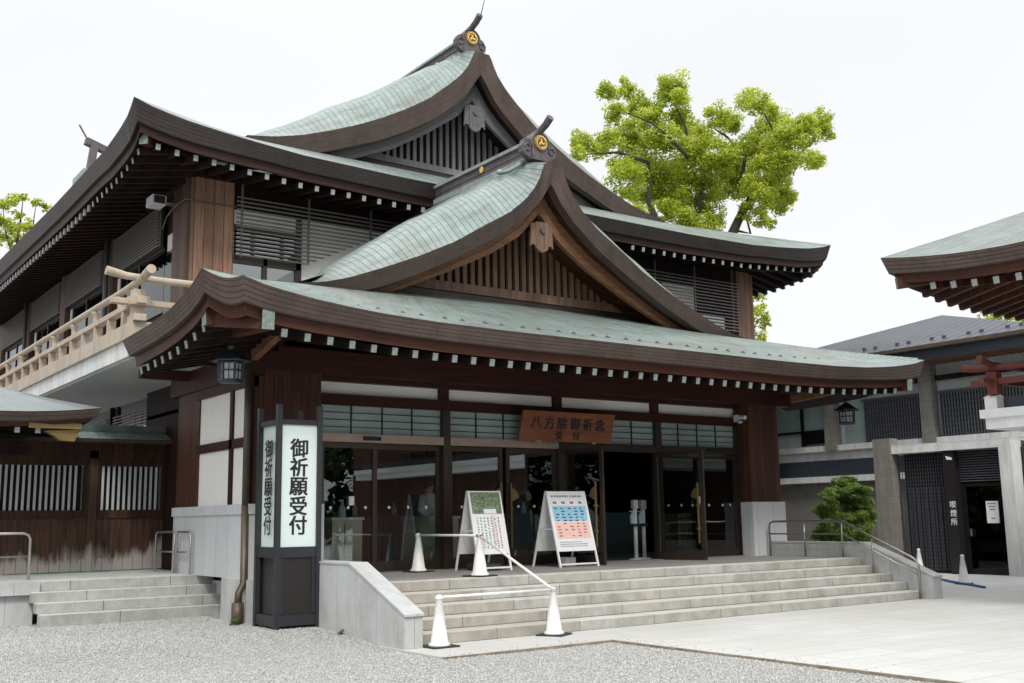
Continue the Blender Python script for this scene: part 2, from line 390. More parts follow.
# ------------------------------------------------------------------ mesh builder
class MB:
    def __init__(s): s.v = []; s.f = []; s.mi = []; s.uv = {}
    def add(s, vs, fs, mi=0, uvs=None):
        o = len(s.v); s.v += [tuple(map(float, p)) for p in vs]
        for k, f in enumerate(fs):
            s.f.append(tuple(i + o for i in f)); s.mi.append(mi)
            if uvs is not None: s.uv[len(s.f) - 1] = [uvs[i] for i in f]
        return s
    def box(s, a, b, mi=0, cap=None):
        x0, y0, z0 = [min(p, q) for p, q in zip(a, b)]; x1, y1, z1 = [max(p, q) for p, q in zip(a, b)]
        s.add([(x0, y0, z0), (x1, y0, z0), (x1, y1, z0), (x0, y1, z0), (x0, y0, z1), (x1, y0, z1), (x1, y1, z1), (x0, y1, z1)],
              [(0, 3, 2, 1), (4, 5, 6, 7), (0, 1, 5, 4), (1, 2, 6, 5), (2, 3, 7, 6), (3, 0, 4, 7)], mi)
        return s
    def beam(s, p, q, w, h, mi=0, capmi=None, up=(0, 0, 1)):
        p = Vector(p); q = Vector(q); d = (q - p).normalized(); sd = d.cross(Vector(up)).normalized(); u = sd.cross(d)
        vs = []
        for c in (p, q):
            for a, b in ((-1, -1), (1, -1), (1, 1), (-1, 1)): vs.append(c + sd * a * w / 2 + u * b * h / 2)
        s.add(vs, [(1, 0, 4, 5), (2, 1, 5, 6), (3, 2, 6, 7), (0, 3, 7, 4)], mi)
        s.add(vs, [(0, 1, 2, 3), (7, 6, 5, 4)], mi if capmi is None else capmi)
        return s
    def prism(s, pts, axis, a, b, mi=0, side=None):
        n = len(pts)
        def P(p, t):
            return {'x': (t, p[0], p[1]), 'y': (p[0], t, p[1]), 'z': (p[0], p[1], t)}[axis]
        vs = [P(p, a) for p in pts] + [P(p, b) for p in pts]
        s.add(vs, [tuple(range(n)), tuple(range(2 * n - 1, n - 1, -1))], mi)
        s.add(vs, [(i, i + n, (i + 1) % n + n, (i + 1) % n) for i in range(n)], mi if side is None else side)
        return s
    def tube(s, pts, r, n=10, mi=0, caps=True):
        pts = [Vector(p) for p in pts]; rs = r if hasattr(r, '__len__') else [r] * len(pts)
        rings = []; prev = None
        for i, p in enumerate(pts):
            d = (pts[min(i + 1, len(pts) - 1)] - pts[max(i - 1, 0)]).normalized()
            ref = prev if prev is not None else (Vector((0, 0, 1)) if abs(d.z) < .9 else Vector((1, 0, 0)))
            a = d.cross(ref).normalized(); b = d.cross(a).normalized(); prev = -b if prev is None else (a.cross(d)).normalized()
            prev = a.cross(d).normalized()
            rings.append([p + (a * math.cos(2 * math.pi * k / n) + b * math.sin(2 * math.pi * k / n)) * rs[i] for k in range(n)])
        vs = [v for rg in rings for v in rg]
        fs = [(i * n + k, i * n + (k + 1) % n, (i + 1) * n + (k + 1) % n, (i + 1) * n + k) for i in range(len(pts) - 1) for k in range(n)]
        if caps: fs += [tuple(range(n - 1, -1, -1)), tuple((len(pts) - 1) * n + k for k in range(n))]
        return s.add(vs, fs, mi)
    def lathe(s, prof, c=(0, 0, 0), n=24, mi=0):
        vs = [(c[0] + r * math.cos(2 * math.pi * k / n), c[1] + r * math.sin(2 * math.pi * k / n), c[2] + z) for r, z in prof for k in range(n)]
        fs = [(i * n + k, i * n + (k + 1) % n, (i + 1) * n + (k + 1) % n, (i + 1) * n + k) for i in range(len(prof) - 1) for k in range(n)]
        return s.add(vs, fs, mi)
    def loft(s, rows, mi=0, flip=False, uv=True, swap=False):
        A = np.array(rows, float); nr, nc = A.shape[:2]
        if uv:
            du = np.linalg.norm(np.diff(A, axis=1), axis=2).max(0); dv = np.linalg.norm(np.diff(A, axis=0), axis=2).max(1)
            U = np.concatenate([[0], np.cumsum(du)]); V = np.concatenate([[0], np.cumsum(dv)])
            uvs = [((U[j], V[i]) if not swap else (V[i], U[j])) for i in range(nr) for j in range(nc)]
        else: uvs = None
        fs = []
        for i in range(nr - 1):
            for j in range(nc - 1):
                f = (i * nc + j, i * nc + j + 1, (i + 1) * nc + j + 1, (i + 1) * nc + j)
                fs.append(f[::-1] if flip else f)
        return s.add(A.reshape(-1, 3), fs, mi, uvs)
    def build(s, name, mats, parent=None, smooth=False, bevel=0):
        me = bpy.data.meshes.new(name)
        off = np.array(parent['_o']) if parent is not None and '_o' in parent else np.zeros(3)
        me.from_pydata([tuple(np.array(p) - off) for p in s.v], [], s.f)
        for mm in ([mats] if isinstance(mats, str) else mats): me.materials.append(MATS[mm])
        me.polygons.foreach_set('material_index', s.mi)
        if s.uv:
            ul = me.uv_layers.new(name='UVMap')
            for pi, uvs in s.uv.items():
                p = me.polygons[pi]
                for k, li in enumerate(p.loop_indices): ul.data[li].uv = uvs[k]
        if smooth: me.polygons.foreach_set('use_smooth', [True] * len(me.polygons))
        me.update()
        o = bpy.data.objects.new(name, me); col.objects.link(o)
        if parent is not None:
            o.parent = parent; o['_o'] = tuple(off)
        else: o['_o'] = (0., 0., 0.)
        if bevel:
            bv = o.modifiers.new('bevel', 'BEVEL'); bv.width = bevel; bv.segments = 2; bv.limit_method = 'ANGLE'
        return o

def tag(o, label=None, cat=None, group=None, kind=None):
    for k, v in (('label', label), ('category', cat), ('group', group), ('kind', kind)):
        if v: o[k] = v
    return o
def thing(name, label, cat, loc=(0, 0, 0), rz=0, group=None, local=False):
    o = bpy.data.objects.new(name, None); col.objects.link(o); o.location = loc; o.rotation_euler = (0, 0, rz)
    o.empty_display_size = .2
    o['_o'] = (0., 0., 0.) if local else tuple(map(float, loc))
    return tag(o, label, cat, group)
def copy_one(o, parent, loc=None):
    c = o.copy(); col.objects.link(c); c.parent = parent
    if loc is not None: c.location = loc
    return c
def copy_tree(o, loc, rz=None, label=None):
    r = o.copy(); col.objects.link(r); r.location = loc
    if rz is not None: r.rotation_euler = (0, 0, rz)
    if label: r['label'] = label
    for ch in list(o.children):
        c = copy_one(ch, r)
        for g in list(ch.children): copy_one(g, c)
    return r
def lerp_table(t):
    a = np.array(t); return lambda x: float(np.interp(abs(x), a[:, 0], a[:, 1]))

FAT = .026
FONT_C = bpy.data.curves.new('glyph', 'FONT')
FONT_O = bpy.data.objects.new('glyph', FONT_C); col.objects.link(FONT_O)
def glyph_mesh(mb, text, origin, size, xdir, ydir, extrude=.003, fat=0.0, mi=0, sx=1.0):
    """lettering as flat raised geometry: centred on origin, reading along xdir, up along ydir"""
    FONT_C.body = text; FONT_C.size = 1.0; FONT_C.extrude = 0; FONT_C.offset = 0; FONT_C.align_x = 'LEFT'; FONT_C.resolution_u = 3
    dg = bpy.context.evaluated_depsgraph_get(); dg.update()
    me = bpy.data.meshes.new_from_object(FONT_O.evaluated_get(dg))
    V = np.array([v.co[:] for v in me.vertices])
    if not len(V): return
    c = (V.min(0) + V.max(0)) / 2
    X = np.array(xdir, float); Yv = np.array(ydir, float); N = np.cross(X, Yv)
    F_ = [tuple(p.vertices) for p in me.polygons]
    for k, (du, dv) in enumerate([(0, 0)] if not fat else [(-fat, -fat * .5), (fat, -fat * .5), (-fat, fat * .5), (fat, fat * .5)]):
        P = np.array(origin) + np.outer((V[:, 0] - c[0] + du) * size * sx, X) + np.outer((V[:, 1] - c[1] + dv) * size, Yv) + N * (extrude + k * .0006)
        mb.add(P, F_, mi)
    bpy.data.meshes.remove(me)

# ================================================================== GROUND
def gravel_h(x, y):
    t = min(1, max(0, (y + 0.5) / 3.0)); t = t * t * (3 - 2 * t)
    s = min(1, max(0, (1.0 - x) / 1.5))
    e = min(1, max(0, (1.0 - y) / 1.5))
    return -.036 + .012 * math.sin(x * 1.7 + .6 * y) * math.sin(y * 1.3) * .5 + .15 * t * s
xs = np.concatenate([np.linspace(-400, -16, 6), np.linspace(-12, 4, 65), np.linspace(8, 400, 6)])
ys = np.concatenate([np.linspace(-400, -18, 6), np.linspace(-14, 12, 80), np.linspace(16, 400, 6)])
g = MB(); rows = [[(x, y, gravel_h(x, y)) for x in xs] for y in ys]; g.loft(rows, uv=False)
tag(g.build('gravel_ground', 'gravel', smooth=True), kind='structure')
p = MB()
p.box((2.40, -60, -.06), (60, -1.24, 0)); p.box((-.45, -1.24, -.06), (60, .5, 0)); p.box((12.1, .5, -.06), (60, 22, 0))
tag(p.build('stone_pavement', 'paving'), kind='structure')
plain('kerb_brown', (.24, .20, .15), .85, var=.4)
k = MB()
k.box((2.376, -60, -.12), (2.398, -1.265, -.003)); k.box((-.45, -1.265, -.12), (2.375, -1.242, -.003))
tag(k.build('pavement_kerb', 'kerb_brown'), kind='structure')
def mk_stones():
    t = NT('pebble')
    at = t.n('ShaderNodeAttribute'); at.attribute_name = 'tone'
    t.set(t.ramp(at.outputs['Fac'], [(0, (.19, .19, .185)), (.2, (.33, .33, .322)), (.6, (.43, .43, .42)), (1, (.56, .56, .548))]), .85)
mk_stones()
def gravel_stones(n, seed):
    r = np.random.default_rng(seed)
    X = r.uniform(-7.5, 2.37, n * 4); Y = r.uniform(-7.2, 7.3, n * 4)
    ok = ~((X > -.42) & (Y > -1.29)) & (X < 2.35) & ~((X > -3.8) & (Y > 5.55)) & ~((X > -1.05) & (Y > 3.8)) & ~((X < -3.6) & (Y > 6.6))
    d = np.stack([X, Y, np.zeros_like(X)], 1) - CAM; vz = d @ AX_F; u = 512 + F_PX * (d @ AX_R) / vz; v = 341.5 + F_PX * (d @ AX_D) / vz
    ok &= (vz > 2) & (u > -120) & (u < 1000) & (v < 790)
    X, Y = X[ok][:n], Y[ok][:n]; n = len(X)
    Z = np.array([gravel_h(x, y) for x, y in zip(X, Y)])
    base = np.array([(1, 0, 0), (0, 1, 0), (-1, 0, 0), (0, -1, 0), (0, 0, 1), (0, 0, -1)], float)
    F = np.array([(0, 1, 4), (1, 2, 4), (2, 3, 4), (3, 0, 4), (1, 0, 5), (2, 1, 5), (3, 2, 5), (0, 3, 5)], np.int32)
    sz = r.uniform(.006, .016, n); ang = r.uniform(0, 2 * np.pi, n); st = r.uniform(.7, 1.3, (n, 6, 1))
    P_ = base[None] * st * sz[:, None, None] * np.array([1.15, .9, .75]) ; P_ += r.normal(size=P_.shape) * sz[:, None, None] * .12
    c, s_ = np.cos(ang), np.sin(ang); x = P_[..., 0] * c[:, None] - P_[..., 1] * s_[:, None]; y = P_[..., 0] * s_[:, None] + P_[..., 1] * c[:, None]
    V = np.stack([x + X[:, None], y + Y[:, None], P_[..., 2] + (Z + sz * .25)[:, None]], 2).reshape(-1, 3)
    I = (F[None] + (np.arange(n) * 6)[:, None, None]).reshape(-1).astype(np.int32); nf = n * 8
    me = bpy.data.meshes.new('gravel_stones'); me.vertices.add(len(V)); me.vertices.foreach_set('co', V.ravel().astype(np.float32))
    me.loops.add(nf * 3); me.loops.foreach_set('vertex_index', I); me.polygons.add(nf)
    me.polygons.foreach_set('loop_start', np.arange(0, nf * 3, 3, dtype=np.int32)); me.polygons.foreach_set('loop_total', np.full(nf, 3, np.int32))
    at = me.attributes.new('tone', 'FLOAT', 'FACE'); at.data.foreach_set('value', np.repeat(r.beta(2.2, 1.8, n), 8).astype(np.float32))
    me.materials.append(MATS['pebble']); me.update()
    o = bpy.data.objects.new('gravel_stones', me); col.objects.link(o); tag(o, kind='stuff')
gravel_stones(120000, 33)

# ================================================================== RECEPTION HALL
hall = thing('reception_hall', 'large dark wooden two-storey shrine hall with green copper gabled roofs', 'hall', (6, 8, 0))
P = .79
YF = 4.4
# ---- porch floor and interior floor
tag(MB().box((-.1, 1.745, .3), (11.83, 4.3, P)).build('porch_floor', 'porch_paving'), kind='structure')
MB().box((-.4, 4.3, .3), (12.4, 10.8, P - .002)).build('floor', 'concrete_grey', hall)

# ---- roofs ---------------------------------------------------------------
def eave_roof(tag_, E, T, EXT, th, mats, parent, red_h, inset=.13, soff=None, skin_rows=7, curve=.25):
    """E eave points, T top points, EXT extension points behind; th fascia thickness per point."""
    E = np.array(E, float); T = np.array(T, float)
    rows = []
    for t in np.linspace(0, 1, skin_rows):
        z = E[:, 2] + (T[:, 2] - E[:, 2]) * ((1 - curve) * t + curve * t * t)
        r = E * (1 - t) + T * t; r[:, 2] = z; rows.append(r)
    if EXT is not None: rows.append(np.array(EXT, float))
    a = MB(); a.loft(rows, 0)
    top = a.build(tag_ + '_skin' if False else 'roof_skirt', mats[0], parent, smooth=True)
    inw = T - E; inw[:, 2] = 0; inw /= np.linalg.norm(inw, axis=1)[:, None]
    th = np.array(th)
    Ft = E.copy(); Fb = E + inw * inset; Fb[:, 2] -= th
    f = MB(); f.loft([Fb, Ft], 0)
    Fi = Fb + inw * .10
    f.loft([Fi, Fb], 0)
    fo = f.build('eave_edge', mats[1], top, smooth=False)
    Rb = Fi + inw * .03; Rb[:, 2] -= red_h
    b = MB(); b.loft([Rb, Fi], 0)
    So = np.array(soff, float)
    b2 = MB(); b2.loft([So, Rb], 0)
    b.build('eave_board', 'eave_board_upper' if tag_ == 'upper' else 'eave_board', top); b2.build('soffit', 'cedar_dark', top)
    return top, Rb, inw

def mirror(pts, cx): return [(2 * cx - p[0], p[1], p[2]) for p in pts][::-1]

# lower (porch) roof
CX = 6.0
zl = lerp_table([(0, 4.81), (3.5, 4.81), (5, 4.83), (6, 4.87), (6.5, 4.91), (7.1, 4.97), (7.7, 5.06), (7.95, 5.11), (8.25, 5.20)])
zs = lerp_table([(0, 5.34), (.25, 5.22), (.6, 5.10), (1.4, 4.95), (2.2, 4.885), (3.8, 4.83)])
side = [(-2.7, y, zs(y - 1.6)) for y in np.linspace(5.4, 1.6, 18)]
sideT = [(0, 4.4 + (y - 1.6) * .3, 5.97) for y in np.linspace(5.4, 1.6, 18)]
cham, chamT = [], []
for t in np.linspace(0, 1, 9)[1:-1]:
    s_ = math.sin(math.pi * t)
    cham.append((-2.7 + .45 * t + .05 * s_, 1.6 - .45 * t + .05 * s_, 5.34 + (5.20 - 5.34) * t - .075 * s_)); chamT.append((0, 4.4, 5.97))
fx = np.concatenate([np.linspace(-2.25, 1, 22), np.linspace(1.4, 10.6, 20), np.linspace(11, 14.25, 22)])
front = [(x, 1.15, zl(x - CX)) for x in fx]; frontT = [(CX + (x - CX) * 6 / 8.25, 4.4, 5.97) for x in fx]
E = side + cham + front + mirror(side + cham, CX)
T = sideT + chamT + frontT + mirror(sideT + chamT, CX)
EXT = [(CX + (t[0] - CX) * .76, 6.35 if abs(t[1] - 4.4) < 1e-6 else t[1] + .9, 6.60) for t in T]
def th_low(e):
    d = max(0, 1 - max(0, min(abs(e[0] - -2.4), abs(e[0] - 14.4)) + max(0, e[1] - 1.4)) / 2.2)
    return .265 + .11 * d ** 1.3
soffit = []
for e in E:
    x = min(max(e[0], -.75), 12.75); y = min(max(e[1], 3.95), 5.4)
    soffit.append((x, y, 4.98))
lower, LRb, _ = eave_roof('lower', E, T, EXT, [th_low(e) for e in E], ('copper_lower', 'copper_edge'), hall, .17, soff=soffit)

# gable body
def gable_body(cx, yv, yb, G, BUMP, B, BB, hm, mats, parent, smax=1.25, drop=None, barge_dy=.55, under=1.6, cut=None, back=1.0):
    hs_ = np.concatenate([np.linspace(-hm, -1.0, 30), np.linspace(-.9, -.02, 12)]); hs_ = np.concatenate([hs_, [0], -hs_[::-1]])
    g0 = lerp_table(G); bp = lerp_table(BUMP); b0 = lerp_table(B); bb0 = lerp_table(BB)
    def f(s):
        t = min(1, s / smax); q = min(1, max(0, (s - smax) / 3.5))
        return math.sin(t * math.pi / 2) ** 1.1 * (1 + (back - 1) * q * q * (3 - 2 * q))
    ss = [0, .06, .15, .3, .5, .75, 1.0, smax, smax + .6, smax + 1.3, smax + 2.2, smax + 3.5, yb - yv]
    hfine = np.linspace(0, hm, 200); zf = np.array([g0(h) for h in hfine]); arc = np.concatenate([[0], np.cumsum(np.hypot(np.diff(hfine), np.diff(zf)))])
    V_, UV_ = [], []
    for s in ss:
        lim = hm if cut is None or s <= .3 else cut(s)
        for h in hs_:
            q = max(-lim, min(lim, h)); tp_ = 1 if cut is None else min(1, (lim - abs(q)) / .7) ** .6 if s > .3 else min(1, max(0, (cut(s) - abs(q)) / .7)) ** .6; V_.append((cx + q, yv + s, g0(q) + bp(q) * f(s) * tp_)); UV_.append((s, float(np.interp(abs(q), hfine, arc))))
    n = len(hs_); fs = [(i * n + j, i * n + j + 1, (i + 1) * n + j + 1, (i + 1) * n + j) for i in range(len(ss) - 1) for j in range(n - 1)]
    def area_ok(fc):
        p = [np.array(V_[k]) for k in fc]; return np.linalg.norm(np.cross(p[2] - p[0], p[3] - p[1])) > 1e-5
    a = MB(); a.add(V_, [fc for fc in fs if area_ok(fc)], 0, UV_)
    body = a.build('gable_roof', mats[0], parent, smooth=True)
    if cut is not None:                         # boarded cheek closing the roof's lower edge down to the flat roof behind
        w = MB()
        for sg in (-1, 1):
            up_ = []
            for s in ss: q = cut(s) - .02; up_.append((cx + sg * q, yv + s, g0(q) - .012))
            w.loft([[(p[0], p[1], 5.85) for p in up_], up_], 0)
        w.build('gable_cheek', 'ridge_green', body)
    fm = MB()
    top = [(cx + h, yv, g0(h)) for h in hs_]; mid = [(cx + h * .995, yv - .012, g0(h) - .02) for h in hs_]
    bot = [(cx + h, yv + .10, b0(h)) for h in hs_]
    back = [(cx + h, yv + .32, b0(h) - .02) for h in hs_]; bk2 = [(cx + h, yv + .32, b0(h) + .06) for h in hs_]
    fm.loft([bot, top], 0); fm.loft([back, bot], 0)
    fm.build('gable_edge', mats[1], body)
    um = MB(); um.loft([[(cx + h, yv + under, b0(h) + .05) for h in hs_], bk2, back], 0)
    um.build('gable_soffit', mats[2], body)
    br = MB()
    hh = hs_[np.abs(hs_) < hm * .93]
    y0, y1 = yv + barge_dy, yv + barge_dy + .12
    t_ = [(cx + h, y0, b0(h) + .06) for h in hh]; d_ = [(cx + h, y0, bb0(h)) for h in hh]
    d2 = [(cx + h, y1, bb0(h)) for h in hh]; m_ = [(cx + h, y0 - .03, b0(h) * .45 + bb0(h) * .55) for h in hh]
    m2 = [(cx + h, y0, b0(h) * .42 + bb0(h) * .58) for h in hh]
    br.loft([d_, m_, m2, t_], 0); br.loft([d2, d_], 0)
    br.build('bargeboard', mats[3], body)
    return body, g0, bp
G_L = [(0, 9.34), (.24, 9.33), (.30, 9.12), (.4, 8.90), (.55, 8.66), (.77, 8.40), (1.2, 8.04), (1.95, 7.60), (2.5, 7.25), (3.36, 6.83), (4.14, 6.50), (4.9, 6.20), (5.4, 6.06), (6.05, 5.96)]
BP_L = [(0, .18), (.3, .30), (.6, .68), (.9, .82), (1.4, .87), (2.9, .87), (3.6, .72), (4.3, .54), (5.1, .37), (5.6, .2), (6.05, .03)]
B_L = [(0, 8.90), (.12, 8.72), (.25, 8.52), (.6, 8.13), (1.3, 7.58), (2.5, 6.90), (3.4, 6.45), (4.2, 6.12), (4.9, 5.90), (6.05, 5.72)]
BB_L = [(0, 8.35), (.25, 8.06), (.55, 7.75), (1.3, 7.26), (2.36, 6.74), (3.26, 6.34), (4.2, 5.95), (6, 5.5)]
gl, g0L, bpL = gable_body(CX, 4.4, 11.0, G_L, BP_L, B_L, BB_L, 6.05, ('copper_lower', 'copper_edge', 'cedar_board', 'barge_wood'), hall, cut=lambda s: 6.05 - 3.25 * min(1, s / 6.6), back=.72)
MB().box((.05, 4.6, 5.84), (11.95, 11.1, 5.9)).build('flat_roof', 'ridge_green', gl)

# upper roof
UX = 10.0
zu = lerp_table([(0, 10.13), (5.1, 10.13), (7.7, 10.19), (9.0, 10.29), (9.6, 10.35), (10.4, 10.44), (11.16, 10.58), (11.65, 10.74)])
uside_y = np.concatenate([np.linspace(34, 13, 16), np.linspace(12.5, 9.1, 16)])
zus = lerp_table([(0, 10.74), (.38, 10.46), (1.0, 10.32), (2.1, 10.18), (6.5, 10.08), (30, 10.08)])
uside = [(-1.65, y, zus(y - 9.1)) for y in uside_y]
usideT = [(2.4, 12.9 + (y - 9.1) * .86, 11.8) for y in uside_y]
ufx = np.linspace(-1.65, 21.65, 60)[1:-1]
ufront = [(x, 9.1, zu(x - UX)) for x in ufx]; ufrontT = [(UX + (x - UX) * 7.6 / 11.65, 12.9, 11.8) for x in ufx]
EU = uside + ufront + mirror(uside, UX); TU = usideT + ufrontT + mirror(usideT, UX)
EXU = [(UX + (t[0] - UX) * .8, t[1] + 1.6, 12.45) for t in TU]
def th_up(e):
    d = max(0, 1 - (min(abs(e[0] + 1.65), abs(e[0] - 21.65)) + max(0, e[1] - 9.1)) / 3.0)
    return .34 + .14 * d
sofU = [(min(max(e[0], .25), 19.75), min(max(e[1], 11.0), 33), 10.32) for e in EU]
upper, URb, _ = eave_roof('upper', EU, TU, EXU, [th_up(e) for e in EU], ('copper_upper', 'copper_edge_upper'), hall, .20, inset=.17, soff=sofU, curve=.12)
G_U = [(0, 16.05), (.3, 16.04), (.38, 15.8), (.58, 15.42), (.85, 15.08), (1.2, 14.75), (1.96, 14.10), (2.7, 13.62), (3.57, 13.14), (4.27, 12.80), (5.2, 12.42), (6.04, 12.12), (6.8, 11.92), (7.6, 11.80)]
BP_U = [(0, .25), (.35, .45), (.66, .8), (1.2, 1.05), (2.2, 1.22), (3.4, 1.12), (4.6, 1.05), (5.0, .93), (6, .70), (6.8, .5), (7.6, .05)]
B_U = [(0, 15.45), (.15, 15.25), (.55, 14.65), (.9, 14.3), (1.78, 13.58), (2.6, 13.08), (3.57, 12.58), (5.2, 11.93), (6.1, 11.66), (7.6, 11.45)]
BB_U = [(0, 14.75), (.35, 14.35), (.6, 14.1), (1.65, 13.35), (2.85, 12.62), (4.65, 11.85), (6, 11.4), (7.6, 11.1)]
G_U = [(h, z + .09) for h, z in G_U]
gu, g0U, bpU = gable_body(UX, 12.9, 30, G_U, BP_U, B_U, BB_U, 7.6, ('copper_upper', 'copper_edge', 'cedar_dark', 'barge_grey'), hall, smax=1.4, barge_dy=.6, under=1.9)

# gable lattices (slats inside the one part)
def gable_lattice(cx, y, zb, BBt, half, step, mats, parent, body):
    bb = lerp_table(BBt); a = MB()
    pts = [(cx - half, zb)] + [(cx + h, max(zb + .02, bb(h) + .45)) for h in np.linspace(-half, half, 25)] + [(cx + half, zb)]
    a.prism(pts, 'y', y + .12, y + .2, 0)
    n = int(half / step)
    for i in range(-n, n + 1):
        x = cx + (i + .5) * step; zt = bb(x - cx) + .45
        if zt > zb + .1: a.box((x - .055, y, zb), (x + .055, y + .08, zt), 1)
    a.box((cx - half - .2, y - .06, zb - .2), (cx + half + .2, y + .1, zb), 1)
    a.box((cx - half - .6, y - .02, zb - .5), (cx + half + .6, y + .12, zb - .21), 2)
    a.build('gable_lattice', mats, body)
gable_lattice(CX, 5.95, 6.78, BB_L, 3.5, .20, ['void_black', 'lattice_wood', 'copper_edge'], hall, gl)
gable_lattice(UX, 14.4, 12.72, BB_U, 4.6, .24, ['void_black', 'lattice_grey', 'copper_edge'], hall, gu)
# gable pendants
def pendant(cx, y, zt, s, mat, body):
    a = MB()
    a.prism([(cx - .17 * s, zt), (cx + .17 * s, zt), (cx + .17 * s, zt - .62 * s), (cx + .13 * s, zt - .66 * s), (cx, zt - .72 * s), (cx - .13 * s, zt - .66 * s), (cx - .17 * s, zt - .62 * s)], 'y', y, y + .07)
    for sg in (-1, 1):
        a.prism([(cx + sg * .172 * s, zt - .02), (cx + sg * .30 * s, zt - .06 * s), (cx + sg * .33 * s, zt - .60 * s), (cx + sg * .26 * s, zt - .53 * s), (cx + sg * .172 * s, zt - .57 * s)], 'y', y + .02, y + .07)
    for xx in (-.07, .07): a.box((cx + xx * s - .008, y - .008, zt - .6 * s), (cx + xx * s + .008, y + .01, zt - .3 * s))
    hexa = [(cx + .075 * s * math.cos(q), zt - .2 * s + .075 * s * math.sin(q)) for q in np.linspace(0, 2 * math.pi, 7)[:-1]]
    a.prism(hexa, 'y', y - .05, y + .02, 1)
    a.build('gable_pendant', [mat, 'ornament'], body)
pendant(CX, 4.85, 8.12, .95, 'lattice_wood', gl)
pendant(UX, 13.35, 14.55, 1.2, 'barge_grey', gu)

# ridges with end ornaments and crest discs
def crest(mb, c, r, y, mi_g, mi_d, n=28):
    circ = lambda rad: [(c[0] + rad * math.cos(q), c[1] + rad * math.sin(q)) for q in np.linspace(0, 2 * math.pi, n + 1)[:-1]]
    mb.prism(circ(r), 'y', y, y + .05, mi_g)
    mb.prism(circ(r * .93), 'y', y - .004, y + .01, mi_d)
    mb.prism(circ(r * .87), 'y', y - .010, y + .01, mi_g)
    for k in range(3):                         # three comma swirls
        a0 = k * 2 * math.pi / 3 + .5
        hd = np.array([math.cos(a0), math.sin(a0)]) * r * .40
        pts = [(c[0] + hd[0] + r * .21 * math.cos(q), c[1] + hd[1] + r * .21 * math.sin(q)) for q in np.linspace(0, 2 * math.pi, 17)[:-1]]
        mb.prism(pts, 'y', y - .016, y - .008, mi_d)
        o_, i_ = [], []
        for u in np.linspace(0, 1, 12):
            ang = a0 + .25 + u * 1.75; o_.append((c[0] + r * (.60 + .16 * u) * math.cos(ang), c[1] + r * (.60 + .16 * u) * math.sin(ang)))
            i_.append((c[0] + r * (.30 + .42 * u) * math.cos(ang), c[1] + r * (.30 + .42 * u) * math.sin(ang)))
        mb.prism(o_ + i_[::-1], 'y', y - .0165, y - .0085, mi_d)
